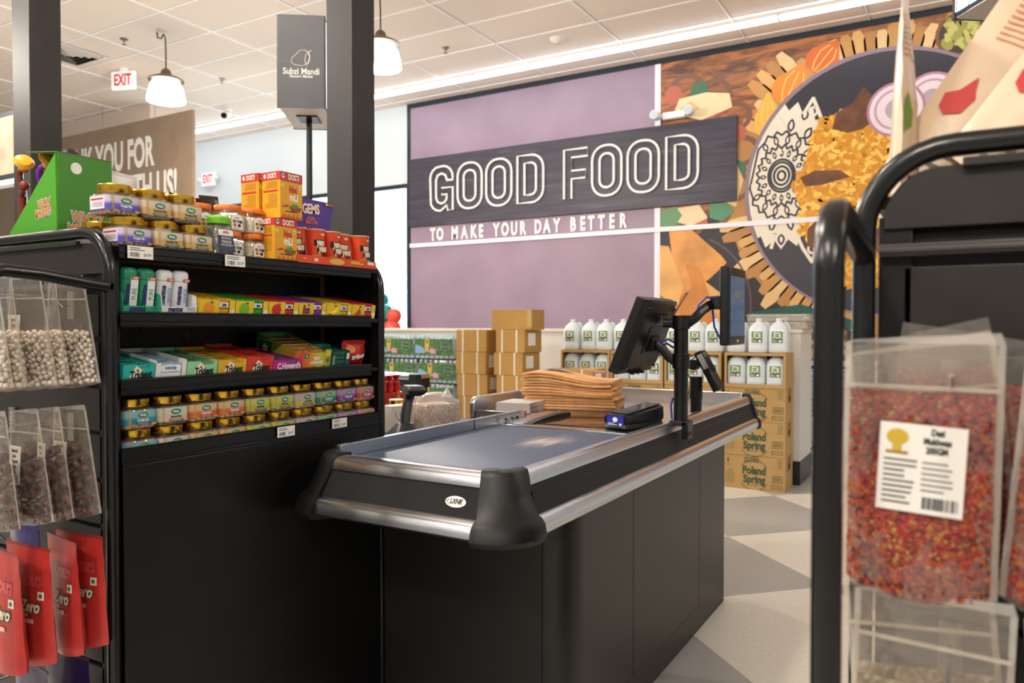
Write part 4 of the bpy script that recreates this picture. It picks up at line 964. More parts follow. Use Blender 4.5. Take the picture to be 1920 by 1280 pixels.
F_MIX = cells('seed_mix_candy', ['#7a4a3c', '#b5694e', '#9a8a3c', '#c9a15c', '#8a3a4c', '#6a7a35', '#5a3a28'], 260)
F_BRN = cells('seed_mix_brown', ['#3a2a1c', '#5a4026', '#7a5a34', '#2c2018', '#8a6a40'], 300)
F_PNK = cells('seed_mix_pink', ['#c23a6a', '#d98a2a', '#3a9a4a', '#e05a8a', '#d9c23a'], 240)
F_YEL = cells('seed_mix_yellow', ['#b99a2a', '#8a3a2a', '#c9b24a', '#6a5a20', '#a04a30'], 280)
F_DRK = cells('seed_mix_dark', ['#2c1a1c', '#4a2a26', '#5a3a3a', '#3a2420'], 260)
GT = 'gold-lidded jars on the top shelf'
for i, (yc, nm, ct, cb, tx, rb, f) in enumerate(((1.076, 'Punjabi Mix', '#cfc4d6', '#5a50b8', '#f2eefb', '#3a3aa0', F_MIX), (1.160, 'Ramjham Mix', '#d9c6ac', '#c9a468', '#3a4a24', '#3c6a3a', F_BRN), (1.243, 'Ramjham Mix', '#d9c6ac', '#c9a468', '#3a4a24', '#3c6a3a', F_BRN))):
    wh = ('purple', 'tan', 'tan')[i]; ps_ = ('at the left', 'in the middle', 'at the right')[i]
    jar('gold-lidded jar with a %s label, bottom row %s of the top shelf pile' % (wh, ps_), GT, nm, ct, cb, tx, '', f, (-1.612, yc, 1.4473), h=.069, ribbon=rb)
    jar('gold-lidded jar with a %s label, stacked on top %s of the pile' % (wh, ps_), GT, nm, ct, cb, tx, '', f, (-1.618, yc - .026, 1.5166), h=.069, ribbon=rb)
for k, yc in enumerate((1.085, 1.172)):
    jar('gold-lidded jar behind the rack frame, %s the green display box' % ('in front of' if k == 0 else 'right of'), GT, 'Ramjham Mix', '#d9dfc0', '#a8b46a', '#3a4a24', '', F_YEL, (-1.735, yc, 1.4473), h=.066)
BOT = [('Tini Mini Goli', '#7fb6c4', '#2e8391', '#f4f4ee', '#1f4f80', F_PNK, 'teal'), ('Benarasi Paan', '#d2cbbb', '#c3bda6', '#1c1a1a', '#b33a34', F_DRK, 'cream'), ('Kesari Saunf', '#d9b68a', '#c9623c', '#f8ead8', '#b33430', F_YEL, 'orange'),
       ('Kesari Saunf', '#d9b68a', '#c9623c', '#f8ead8', '#b33430', F_YEL, 'orange'), ('Elaichi Paan', '#c3c069', '#a9a83c', '#2c3a18', '#4a5a22', F_BRN, 'olive'), ('Elaichi Paan', '#c3c069', '#a9a83c', '#2c3a18', '#4a5a22', F_BRN, 'olive'),
       ('6 Color Mix', '#b9b2c4', '#b4b26a', '#22301c', '#2f4a2c', F_PNK, 'grey and olive'), ('Calcutta Paan', '#8fb89a', '#1f7a5c', '#eef6ea', '#1f7a5c', F_DRK, 'green'), ('Meetha Paan', '#b98cc0', '#7a3aa0', '#f6ecfa', '#5a2a90', F_DRK, 'purple'), ('Shahi Gulab', '#c9868c', '#b8404c', '#fbecec', '#a8306a', F_PNK, 'red')]
GB = 'gold-lidded jars in the lowest shelf tray'
for i, (nm, ct, cb, tx, rb, f, cw) in enumerate(BOT):
    yc = 1.088 + i*.0858; side = ' left of its twin' if i in (2, 4) else (' right of its twin' if i in (3, 5) else '')
    jar('gold-lidded jar with %s label, upper row of the lowest shelf%s' % (cw, side), GB, nm, ct, cb, tx, '', f, (-1.622, yc, 1.0330), h=.070, w=.0815, ribbon=rb)
    jar('gold-lidded jar with %s label, lower row behind the tray lip%s' % (cw, side), GB, nm, ct, cb, tx, '', f, (-1.618, yc, .9625), h=.070, w=.0815, ribbon=rb)
# green-capped bottle
gb = thing('seed_bottle', 'clear bottle of black seeds with a lime green cap, on the top shelf', 'bottle', (-1.614, 1.322, 1.4473), QR); gb.scale = (1, 1, .93)
wv = .070
b = M(); b.rrbox(wv, .06, [(.9, 0), (1, .006), (1, .03), (.86, .055), (.84, .075), (.72, .088), (.62, .092)], .022, 5, (0, .03, 0)); b.obj('bottle_body', CLEAR, gb)
b = M(); b.rrbox(wv, .06, [(.86, .002), (.95, .006), (.95, .03), (.81, .055), (.79, .072)], .02, 4, (0, .03, 0)); b.obj('contents', cells('black_seeds', ['#2a2826', '#4a4744', '#1c1b1a', '#6a6864'], 380), gb)
b = M(); b.lathe([(.026, .086), (.029, .088), (.029, .104), (.024, .109), (.001, .110)], 24, (0, .03, 0)); b.obj('cap', mat('lime_cap', '#6fb51f', .35), gb, smooth=40)
lo = M().add([(-.026, -.0012, .012), (.026, -.0012, .012), (.0225, .0035, .058), (-.0225, .0035, .058)], [(0,1,2,3)]).obj('label', flat('#24304a'), gb)
M().add([(-.0228, .0026, .055), (.0228, .0026, .055), (.0220, .0046, .071), (-.0220, .0046, .071)], [(0,1,2,3)]).obj('label_top', WHITE, gb)
text('OTTO', .009, flat('#c62f35'), gb, (0, .0028, .063), rot=(PI/2 - .1, 0, 0), bold=.0006)
text('ROYALE', .0105, WHITE, lo, (0, .0012, .048), xs=.75, rot=(PI/2 - .1, 0, 0)); text('MAGHAI', .0105, WHITE, lo, (0, .0002, .038), xs=.75, rot=(PI/2 - .1, 0, 0)); text('MOUTH FRESHENER', .0055, WHITE, lo, (0, -.0008, .029), xs=.75, rot=(PI/2 - .1, 0, 0))
# orange-lidded jars
ORL = mat('orange_lid', '#e2761e', .4); PAL = cells('pale_seeds', ['#d9cbb0', '#c9b898', '#e6dac4', '#bfae8e'], 420)
def ojar(label, loc):
    t = thing('spice_jar', label, 'jar', loc, QR, 'orange-lidded jars on the top shelf'); t.scale = (1, 1, .875)
    w = .073
    b = M(); b.rrbox(w, .07, [(.92, 0), (1, .004), (1, .046), (.93, .056), (.82, .062), (.80, .064)], .016, 4, (0, .035, 0)); b.obj('jar_body', CLEAR, t)
    b = M(); b.rrbox(w, .07, [(.90, .002), (.955, .005), (.955, .044), (.9, .05)], .015, 3, (0, .035, 0)); b.obj('contents', PAL, t)
    n = 40; rings = [[((r + .0006*(j % 2))*math.cos(2*PI*j/n), .035 + (r + .0006*(j % 2))*math.sin(2*PI*j/n), z) for j in range(n)] for r, z in ((.034, .063), (.0345, .064), (.0345, .077), (.033, .079), (.001, .079))]
    b = M(); b.loft(rings, (True, False)); b.obj('lid', ORL, t, smooth=60)
    P = [(-.018, .006), (.018, .006), (.018, .036)] + [(.018*math.cos(R(a)), .036 + .016*math.sin(R(a))) for a in (20, 45, 70, 90, 110, 135, 160)] + [(-.018, .036)]
    b = M(); b.add([(x, -.0008, z) for x, z in P], [tuple(range(len(P)))]); lo = b.obj('label', WHITE, t)
    text('SEEDS', .006, INK, lo, (0, -.0012, .040), xs=.8)
    for (x, z, c) in ((-.009, .030, '#8a6a2a'), (.003, .030, '#8f8a86'), (.012, .029, '#5a544e'), (-.007, .019, '#c0702c'), (.007, .018, '#2a2624')): disc(lo, flat(c), x, z, -.0011, .0055, .0052, 10)
    lines(lo, flat('#b5443c'), -.01, .012, .008, .012, -.0011, 1)
    return t
for k, yc in enumerate((1.305, 1.380, 1.455)):
    if k: ojar('orange-lidded jar of pale seeds in the bottom row, %s' % ('beside the green-capped bottle', 'against the yellow carton')[k-1], (-1.640, yc - .006, 1.4473))
    ojar('orange-lidded jar of pale seeds in the top row, %s' % ('leftmost of three', 'middle of three', 'rightmost of three')[k], (-1.645 - (.03 if k == 0 else 0), yc, 1.5168) if k else (-1.69, yc + .015, 1.5168))
M().box(-1.76, -1.69, 1.30, 1.345, 1.4473, 1.5165)  # (support hidden behind)
sup = tag(M().box(-1.755, -1.690, 1.290, 1.350, 1.4473, 1.5166).obj('brown_carton', CARD, bevel=.001), 'small brown carton under the leftmost orange-lidded jar', 'box')
# yellow cartons
YEL = mat('carton_yellow', '#dfa01f', .45); RDC = mat('carton_red', '#c42c33', .45)
def dosti(label, loc, h=.127, w=.081, d=.070):
    t = thing('yellow_carton', label, 'box', loc, QR, 'yellow and red snack cartons on the top shelf')
    M().box(-w/2, w/2, 0, d, 0, h).obj('carton', YEL, t, bevel=.0008)
    y = -.0006; rect(t, RDC, -w/2 + .0004, w/2 - .0004, h*.80, h - .0006, y, 'red_band')
    xs_ = -w/2 - .0006; b = M(); b.quad((xs_, .0004, h*.82), (xs_, d - .0004, h*.82), (xs_, d - .0004, h - .0006), (xs_, .0004, h - .0006)); b.obj('red_band', RDC, t)
    CRM = flat('#f4ead2')
    text('DOSTI', .021, CRM, t, (.008, y - .0004, h*.895), xs=.66, bold=.0008); disc(t, CRM, -.030, h*.905, y - .0004, .0055, .007, 12); disc(t, flat('#3a86b8'), -.030, h*.915, y - .0006, .0045, .0035, 10)
    text('DOSTI', .0185, CRM, t, (xs_ - .0004, d*.44, h*.905), 'left', xs=.62, bold=.0007); 
    b = M(); b.add([(xs_ - .0004, d*.83 + .005*math.cos(a), h*.91 + .0065*math.sin(a)) for a in [2*PI*i/12 for i in range(12)]], [tuple(range(12))]); b.obj('printed_spot', CRM, t)
    text('Hot', .024, RDC, t, (.006, y - .0004, h*.63), xs=.72, bold=.0013); text('mLi', .028, CRM, t, (.008, y - .0004, h*.46), xs=.78, bold=.0014)
    lines(t, INK, -.022, .026, h*.135, h*.17, y - .0004, 1, .5)
    ch = M(); ch.add([(x, y - .0004, h*z) for x, z in ((-.036, .26), (-.028, .27), (-.014, .30), (-.008, .285), (-.016, .25), (-.028, .24))], [tuple(range(6))]); ch.obj('printed_chili', flat('#c02420'), t)
    bw = M(); bw.add([(.014 + .022*math.cos(R(a)), y - .0004, h*.27 + .016*math.sin(R(a))) for a in range(180, 361, 15)], [tuple(range(13))]); bw.obj('printed_bowl', flat('#8a4528'), t)
    disc(t, flat('#4a8a2c'), .012, h*.285, y - .0006, .014, .006, 7); disc(t, flat('#d9d43a'), -.033, h*.70, y - .0005, .0065, .0065, 12)
    fl = M(); n = 14
    for k in range(n): x = -w/2 + .003 + (w - .006)*k/n; fl.add([(x, y - .0004, .001), (x + (w - .006)/n, y - .0004, .001), (x + (w-.006)/n*.5, y - .0004, .008 + .005*((k*7) % 3))], [(0,1,2)])
    o = fl.obj('printed_flames', flat('#c8512a'), t); o['kind'] = 'stuff'
    rect(t, WHITE, .026, .033, h*.66, h*.745, y - .0004); disc(t, flat('#2f8a3a'), .0295, h*.70, y - .0006, .0022, .0028, 10)
    f_ = lambda p: (xs_ - .0004, p[0], p[2])
    lines(t, flat('#7a5a18'), d*.14, d*.90, h*.64, h*.80, 0, 5, .25, 3, f=f_); lines(t, flat('#7a5a18'), d*.14, d*.90, h*.22, h*.54, 0, 9, .22, 4, f=f_)
    b = M(); b.quad((xs_ - .0004, d*.12, h*.57), (xs_ - .0004, d*.92, h*.57), (xs_ - .0004, d*.92, h*.605), (xs_ - .0004, d*.12, h*.605)); b.obj('red_band', RDC, t)
    return t
dosti('yellow and red carton on top of another, front panel in view', (-1.600, 1.528, 1.5635))
dosti('yellow and red carton standing behind the other, only its side seen', (-1.674, 1.519, 1.5635))
dosti('yellow and red carton at the bottom, next to the orange cups', (-1.604, 1.511, 1.4473), h=.1158)
M_ = tag(M().box(-1.74, -1.676, 1.482, 1.556, 1.4473, 1.563).obj('plain_carton', mat('carton_ochre', '#b98a2a', .5), bevel=.001), 'plain ochre carton hidden behind the bottom yellow carton', 'box')
# purple chocolate display header
gm_ = thing('chocolate_display', 'purple candy display carton with a tall header card, behind the orange cups', 'box', (-1.712, 1.722, 1.4473), QR)
PUP = mat('carton_purple', '#4a2a8c', .4)
M().box(-.07, .075, .01, .12, 0, .10).obj('carton', PUP, gm_, bevel=.001)
hd = M(); hd.add([(-.075, -.002, .100), (.062, -.002, .100), (.092, .0, .206), (-.068, .0, .206)] + [(-.075, .001, .100), (.062, .001, .100), (.092, .003, .206), (-.068, .003, .206)], [(0,1,2,3), (7,6,5,4), (0,4,5,1), (1,5,6,2), (2,6,7,3), (3,7,4,0)]); ho = hd.obj('header_card', PUP, gm_)
text('GEMS', .040, flat('#f2d9c8'), ho, (-.012, -.004, .175), xs=.72, bold=.0018, roll=.05); text('BLAZIN', .011, flat('#e8b83a'), ho, (-.01, -.004, .148), xs=.8); text('BACON', .017, flat('#e0632a'), ho, (-.01, -.004, .136), xs=.8, bold=.0008)
for k, c in enumerate(('#d93a2a', '#e8a82a', '#3a9a3a', '#d94a8a', '#e8c83a', '#e07a2a', '#3a6ac0')): disc(ho, flat(c), -.055 + .018*k, .112 + .003*(k % 2), -.0038, .007, .005, 9)
for k, c in enumerate(('#e0b03a', '#3a9a3a', '#d93a2a')): disc(ho, flat(c), .055 + .012*k, .198, -.0040, .006, .005, 8)
# orange snack cups on their tray
ORC = mat('cup_orange', '#d9471c', .4)
def cup(label, loc, rz=0):
    t = thing('snack_cup', label, 'cup', loc, QR + rz, 'orange snack cups on the top shelf')
    b = M(); b.lathe([(.023, 0), (.0235, .002), (.032, .092), (.001, .0925)], 28); b.obj('cup', ORC, t, smooth=50)
    b = M(); b.lathe([(.0318, .0915), (.0332, .092), (.0332, .0945), (.0325, .095), (.001, .0952)], 28); b.obj('foil_lid', mat('foil_lid', '#d8b7a2', .35, .4), t, smooth=50)
    def cyl_patch(name, m, x0, x1, z0, z1, k=.0006, n=6):      # print wrapped on the cup front
        b = M()
        for i in range(n):
            q = []
            for (u, z) in ((i, z0), (i+1, z0), (i+1, z1), (i, z1)):
                r = .0235 + (.032 - .0235)*z/.092 + k; a = (x0 + (x1 - x0)*u/n)/.028; q.append((r*math.sin(a), -r*math.cos(a), z))
            b.quad(*q)
        return b.obj(name, m, t, smooth=80)
    cyl_patch('print_snacks', mat('print_biscuit', '#c98a34', .5, noise=.3, nscale=120), -.028, .004, .0015, .022)
    cyl_patch('print_chocolate', mat('print_choc', '#4a2415', .4, noise=.25, nscale=90), .004, .026, .0015, .026)
    cyl_patch('print_stick', flat('#d9a04a'), .019, .025, .036, .086)
    cyl_patch('print_plate', flat('#2c1712'), -.024, .012, .046, .064); cyl_patch('print_plate', flat('#2c1712'), -.014, .022, .028, .048)
    CRM = flat('#f6e4c4'); tl = R(-5.3)
    text('yan', .026, CRM, t, (-.005, -.0295, .056), xs=.8, bold=.0016, rot=(PI/2 - tl, 0, 0)); text('yan', .026, CRM, t, (.005, -.0278, .039), xs=.8, bold=.0016, rot=(PI/2 - tl, 0, 0))
    text('meiji', .009, CRM, t, (0, -.0322, .080), rot=(PI/2 - tl, 0, 0), bold=.0004)
    return t
for k, yc in enumerate((1.588, 1.652, 1.719, 1.782, 1.845)):
    cup('orange snack cup, %s' % ('first of five beside the yellow carton', 'second of five from the yellow carton', 'middle one of the five in the row', 'fourth of five from the yellow carton', 'last of five beside the rounded rack frame')[k], ((-1.655, -1.637, -1.640, -1.660, -1.638)[k], yc, 1.4545), (-.35, .0, .1, -.2, .15)[k])
tr = thing('snack_cup_tray', 'low orange cardboard tray under the orange snack cups', 'tray', (-1.600, 1.715, 1.4473), QR)
M().box(-.165, .165, .0, .10, 0, .0070).obj('tray', ORC, tr, bevel=.001)
M().box(-.165, .165, -.0015, .0, 0, .022).obj('front_lip', ORC, tr)
text('yan', .016, flat('#f6e4c4'), tr, (-.095, -.0022, .012), bold=.0008); text('meiji', .008, flat('#f6e4c4'), tr, (-.14, -.0022, .013)); disc(tr, flat('#e0ac54'), -.01, .011, -.0021, .032, .009); lines(tr, flat('#d9d43a'), .05, .11, .008, .018, -.0021, 2, .6); rect(tr, flat('#f0e4d6'), .125, .155, .011, .020, -.0021)
# green display carton with toy rings (its cartoon is left out)
GRN = mat('display_green', '#4a9a22', .5); GRN2 = mat('display_green_dark', '#3a8418', .5); INNER = mat('display_inside', '#8a6238', .8)
mb_ = thing('toy_display_carton', 'green display carton with orange and white lettering at the left end of the top shelf', 'box', (-1.867, 1.04, 1.4473))
b = M(); b.prism([(.0, 0), (-.212, 0), (-.212, .055), (-.004, .236)][::-1], -.0015, .0015, axis=1); b.obj('side_panel', GRN, mb_)
M().box(-.0015, .0015, .0, .136, 0, .236).obj('front_panel', GRN2, mb_)
b = M(); b.prism([(.0, 0), (-.212, 0), (-.212, .055), (-.150, .262), (-.004, .238)], .1345, .1375, axis=1); b.obj('side_panel', INNER, mb_)
b = M(); b.add([(.002, -.001, .2365), (.002, .137, .2365), (-.13, .137, .262), (-.13, -.001, .250)] + [(.002, -.001, .2385), (.002, .137, .2385), (-.13, .137, .264), (-.13, -.001, .252)], [(0,1,2,3), (7,6,5,4), (0,4,5,1), (1,5,6,2), (2,6,7,3), (3,7,4,0)]); b.obj('top_flap', mat('display_top', '#5d7f33', .6), mb_)
M().box(-.212, 0, 0, .136, 0, .003).obj('bottom', INNER, mb_)
ORT = mat('lettering_orange', '#d9842a', .5); PBL = flat('#bcd8e8')
for s_, z, sz in (('WACKY', .085, .036), ('MONKEYS', .055, .036)):
    text(s_, sz, PBL, mb_, (.0022, .072, z), 'right', xs=.60, bold=.0040); text(s_, sz, ORT, mb_, (.0028, .072, z), 'right', xs=.60, bold=.0014)
for s_, z, dx in (('WACKY', .118, -.058), ('MONKEYS', .096, -.062)):
    text(s_, .026, PBL, mb_, (dx + .004, -.0022, z), 'front', xs=.58, bold=.003, roll=.12); text(s_, .026, ORT, mb_, (dx + .004, -.0028, z), 'front', xs=.58, bold=.001, roll=.12)
b = M(); b.add([(.0022, .045 + .014*math.cos(2*PI*i/14), .205 + .014*math.sin(2*PI*i/14)) for i in range(14)], [tuple(range(14))]); b.obj('printed_bubble', WHITE, mb_)
TOYC = ['#7a3222', '#6a2a9a', '#c2471c']
for k, (x, y, z, c) in enumerate(((-2.085, 1.075, 1.638, 0), (-2.010, 1.09, 1.640, 1), (-1.945, 1.105, 1.645, 2))):
    t = thing('toy_ring', ('brown candy toy ring with a yellow knob, outermost in the green carton', 'purple candy toy ring with a yellow cap inside the green carton', 'orange candy toy ring with a black cap inside the green carton')[k], 'toy', (x, y, z), R(-20 + 15*k), 'candy toys in the green carton')
    m_ = mat('toy_%d' % k, TOYC[k], .25)
    M().tube([(.030*math.cos(R(a)), .004*math.sin(R(a)*2), .034*math.sin(R(a))) for a in range(60, 321, 20)], .0075, 8).obj('ring_arm', m_, t)
    M().ball((.014, 0, .038), .013, 12, 8).obj('knob', mat('toy_yellow', '#e0a22a', .25), t)
    b = M(); b.lathe([(.001, .012), (.017, .009), (.024, .0), (.001, -.002)], 16); b.obj('cap', mat('toy_cap_%d' % (k == 2), '#1c1c1e' if k == 2 else '#e0a62a', .25), t, (.020, 0, .048), (0, R(60), 0))
    M().ball((.022, 0, -.012), .012, 10, 6).obj('bead', m_, t)
    M().tube([(.018, 0, -.030), (.020, 0, -.07), (.020, 0, -.16)] if k else [(-.005, 0, -.034), (-.012, 0, -.08), (-.012, 0, -.17)], .010, 8).obj('stem', m_, t)
# packets at the back
def packet(name, label, loc, w, h, d, m, rot, cat='packet', crimp=None, group=None):
    t = thing(name, label, cat, loc, 0, group, rot)
    n, k = 8, 8; rings = []
    rnd = random.Random(len(label))
    for j in range(k + 1):
        v = j/k; th = d*math.sin(PI*min(1, max(0, v)))**.6 + .001
        ring = [(w*(i/n - .5), -th/2*math.sin(PI*i/n)**.7 - rnd.uniform(0, .0015), h*v) for i in range(n + 1)] + [(w*(i/n - .5), th/2*math.sin(PI*i/n)**.7, h*v) for i in range(n - 1, 0, -1)]
        rings.append(ring)
    b = M(); b.loft(rings); b.obj('pouch', m, t, smooth=60)
    M().box(-w/2, w/2, -.0012, .0012, h - .001, h + .010).obj('seal', crimp or m, t)
    return t
DKF = mat('dark_foil', '#3a342e', .22, .5, bump=.5, bscale=40)
for k, (y, x, r) in enumerate(((1.335, -1.80, .2), (1.405, -1.83, -.15), (1.455, -1.80, .3))):
    packet('foil_packet', 'dark foil packet behind the orange lids, %s' % ('leftmost of three', 'middle of three', 'rightmost of three, beside the tall carton')[k], (x, y, 1.4475), .085, .165 + .006*k, .03, DKF, (R(-8), R(6 - 6*k), QR + r), group='dark foil packets on the top shelf')
packet('white_packet', 'white plastic packet behind the gold-lidded jars', (-1.90, 1.215, 1.4475), .085, .215, .03, mat('white_pouch', '#d9d6d0', .35, bump=.3, bscale=50), (R(-4), R(5), QR))

# ---------------------------------------------------------------- second shelf
MG, MW = mat('mint_green', '#1f8a62', .35), mat('mint_white', '#e9e9ea', .35)
NAV = flat('#23236a')
def mint(label, loc, m, word, wc):
    t = thing('gum_bottle', label, 'gum bottle', loc, QR, 'gum bottles on the second shelf', (TILT, 0, QR))
    w = .039
    b = M(); b.rrbox(w, .032, [(.92, 0), (1, .004), (1, .078)], .014, 5, (0, .016, 0)); b.obj('bottle', m, t)
    b = M(); b.rrbox(w, .032, [(1, .079), (1, .094), (.9, .1), (.6, .103)], .014, 5, (0, .016, 0)); b.obj('flip_cap', m, t, smooth=50)
    rect(t, flat('#e9efec'), -.002, .0165, .012, .083, -.0004, 'label_panel') if m is MG else None
    text('mentos', .019, NAV, t, (-.009, -.0012, .045), rot=(PI/2, -PI/2, 0), xs=.78, bold=.0009)
    text(word, .016, flat(wc), t, (.0085, -.0012, .045), rot=(PI/2, -PI/2, 0), xs=.72)
    rect(t, flat('#c8303a'), -.001, .018, .077, .085, -.0007, 'red_flash'); text('GUM', .0065, WHITE, t, (.0085, -.0014, .081), xs=.8, bold=.0003)
for k, yc in enumerate((1.066, 1.108)): mint('green gum bottle standing in the green carton, %s' % ('nearest the rack frame', 'beside the white gum bottles')[k], (-1.632, yc, 1.2975), MG, 'PURE', '#2f8a6a')
for k, yc in enumerate((1.156, 1.199)): mint('white gum bottle standing in the white carton, %s' % ('beside the green gum bottles', 'beside the gum packs')[k], (-1.632, yc, 1.2975), MW, 'WHITE', '#3a86c0')
def gum_tray(label, yc, m, s2, c2):
    t = thing('gum_carton', label, 'carton', (-1.6165, yc, 1.2925), QR, None, (TILT, 0, QR))
    w, d = .094, .115
    M().box(-w/2, w/2, .001, d, 0, .0018).obj('bottom', m, t); M().box(-w/2, w/2, -.001, .001, 0, .022).obj('front', m, t); M().box(-w/2, w/2, d - .001, d + .001, 0, .05).obj('back', m, t)
    for s_ in (-1, 1):
        b = M(); P = [(.001, 0), (d, 0), (d, .05), (.012, .05), (.006, .046), (.003, .032), (.001, .022)]; b.prism(P, s_*w/2 - .001, s_*w/2 + .001, axis=0); b.obj('side', m, t)
    text('mentos', .0165, NAV, t, (-.012, -.0016, .0165), xs=.78, bold=.0008); text(s2, .012, flat(c2), t, (.030, -.0016, .0165), xs=.62)
gum_tray('green open carton holding the green gum bottles', 1.087, mat('mint_carton_green', '#2fa07a', .4), 'PURE', '#1f7a5a'); gum_tray('white open carton holding the white gum bottles', 1.184, MW, 'WHITE', '#3a86c0')
FR_ = [('mango', '#e8921c', '#d9a21c'), ('apple', '#7ab52a', '#3a9a2a'), ('strawberry', '#c8281f', '#c8302a'), ('grape', '#7a1f5a', '#8a2f9a'), ('banana', '#ead23a', '#c9b41c'), ('watermelon', '#d2352f', '#c83030')]
for i, (fn_, fc, pc) in enumerate(FR_):
    yc = 1.289 + i*.1090
    t = thing('fruit_gum_carton', 'yellow carton of fruit chewing gum with a %s picture' % fn_, 'carton', (-1.614, yc, 1.2925), QR, 'fruit gum cartons in a row on the second shelf', (TILT, 0, QR))
    w, d, h = .1065, .165, .046; YC = mat('gum_carton_yellow', '#e6c32a', .45); hf = .042
    M().box(-w/2, w/2, 0, d, 0, .0015).obj('bottom', YC, t)
    M().box(-w/2, .004, -.001, .001, 0, hf).obj('front', YC, t); M().box(.037, w/2, -.001, .001, 0, hf).obj('front', YC, t)
    for s_ in (-1, 1): M().box(s_*(w/2 - .0008) - .0008, s_*(w/2 - .0008) + .0008, 0, d, 0, hf).obj('side', YC, t)
    if fn_ == 'banana': b = M(); b.tube([(-.042, -.0016, .016), (-.03, -.0016, .012), (-.016, -.0016, .018), (-.008, -.0016, .030)], [.003, .006, .006, .002], 6); b.obj('printed_fruit', flat(fc), t)
    elif fn_ == 'watermelon': b = M(); b.add([(-.042, -.0014, .010), (-.012, -.0014, .012), (-.018, -.0014, .034)], [(0,1,2)]); b.obj('printed_fruit', flat(fc), t)
    elif fn_ == 'grape':
        for q in range(7): disc(t, flat(fc), -.034 + .009*(q % 3), .016 + .008*(q//3), -.0014, .005, .005, 8, 'printed_fruit')
    else: disc(t, flat(fc), -.026, .021, -.0014, .0165, .0155, 16, 'printed_fruit')
    disc(t, flat('#3a7a2a'), -.018, .036, -.0017, .006, .003, 6, 'printed_leaf'); disc(t, WHITE, .046, .012, -.0014, .008, .008, 8, 'printed_gum')
    pm = mat('gum_pack_' + fn_, pc, .3)
    for kk in range(2):
        pk = M().box(.005, .036, .002, .0735, .002 + .019*kk, .0195 + .019*kk).obj('gum_pack', pm, t, bevel=.001)
        if kk: rect(pk, flat('#dfe3ea'), .007, .034, .024, .036, .0014); text('Juicy', .010, NAV, pk, (.022, .0009, .030), xs=.7, bold=.0006)
    tops = M()
    for kk in range(9): y0 = .006 + kk*.0175; tops.box(-w/2 + .003, w/2 - .003, y0, y0 + .0165, .0395, .0445)
    tops.obj('gum_packs_on_top', mat('gum_top_' + fn_, pc, .35, noise=.45, nscale=110), t)
# ---------------------------------------------------------------- third shelf
def gum_box(name, label, yc, w, c, text_s, tcol, h=.044, d=.17, top=None, white=False):
    t = thing(name, label, 'carton', (-1.612, yc, 1.1395), QR, 'gum and candy cartons on the third shelf', (TILT, 0, QR))
    m = mat('carton_' + c.strip('#'), c, .4)
    M().box(-w/2, w/2, 0, d, 0, .0015).obj('bottom', m, t)
    for s_ in (-1, 1): M().box(s_*(w/2 - .0008) - .0008, s_*(w/2 - .0008) + .0008, 0, d, 0, h + (.006 if white else 0)).obj('side', m, t)
    M().box(-w/2, w/2, d - .0015, d, 0, h + .004).obj('back', m, t)
    if white: 
        for xa, xb in ((-w/2, -w/2 + .013), (w/2 - .011, w/2)): M().box(xa, xb, -.001, .001, 0, h).obj('front', m, t)
    else:
        b = M(); b.prism([(-w/2, 0), (w/2, 0), (w/2, h), (w/2 - .006, h), (w/2 - .014, h - .009), (.004, h - .009), (-.006, h), (-w/2, h)], -.001, .001, axis=1); b.obj('front', m, t)
    nk = 5
    for k in range(nk):
        y0 = .003 + k*(d - .008)/nk; pk = M().box(-w/2 + .003, w/2 - .003, y0, y0 + (d - .008)/nk - .001, .002, h - .004).obj('gum_pack', mat('gum_wrap_' + (top or c).strip('#'), top or c, .35, noise=.5, nscale=85), t, bevel=.001)
        text('Trident', .011, INK, pk, (0, y0 + .014, h - .0035), 'top', xs=.8, bold=.0006) if not white else None
    if text_s:
        if text_s == 'Trident':
            b = M(); b.add([(-w*.30, -.0015, .014), (-w*.10, -.0015, .040), (w*.12, -.0015, .028), (w*.06, -.0015, .014)], [(0,1,2,3)]); b.obj('printed_flash', flat('#ece6d8'), t)
        text(text_s, .023, flat(tcol), t, (w*.06, -.0022, .019), xs=.76, bold=.0010)
        if text_s == 'Trident': disc(t, flat('#cf2a2a'), -w*.06, .030, -.0024, .0032, .0032, 10)
    else:
        for kk in range(2): rect(t, flat('#e9eef2'), -w/2 + .015, w/2 - .013, .004 + .018*kk, .020 + .018*kk, .0016)
        text('WINTER', .010, flat('#2a6ab0'), t, (0, .0011, .030), xs=.8, bold=.0004)
    return t
gum_box('gum_carton', 'teal carton of gum at the left end of the third shelf', 1.073, .079, '#2ba79c', 'Trident', '#14181a')
gum_box('gum_carton', 'white open carton of blue and white gum on the third shelf', 1.155, .081, '#e2e0da', None, '', top='#9ab8d0', white=True)
gum_box('gum_carton', 'pale green carton of gum, third from the left', 1.241, .087, '#8fce9a', 'Trident', '#14181a', top='#6a9a72')
gum_box('gum_carton', 'yellow carton of gum on the third shelf', 1.331, .088, '#dcab2a', 'Trident', '#14181a')
gum_box('gum_carton', 'red carton of gum with a red rim, beside the magenta carton', 1.421, .088, '#c93a2a', 'Trident', '#14181a', h=.050)
gum_box('candy_carton', 'bright magenta carton of violet candies with white script', 1.517, .100, '#c01f8a', "C.Howard's", '#f6e6f2', h=.036, top='#6a4a86')
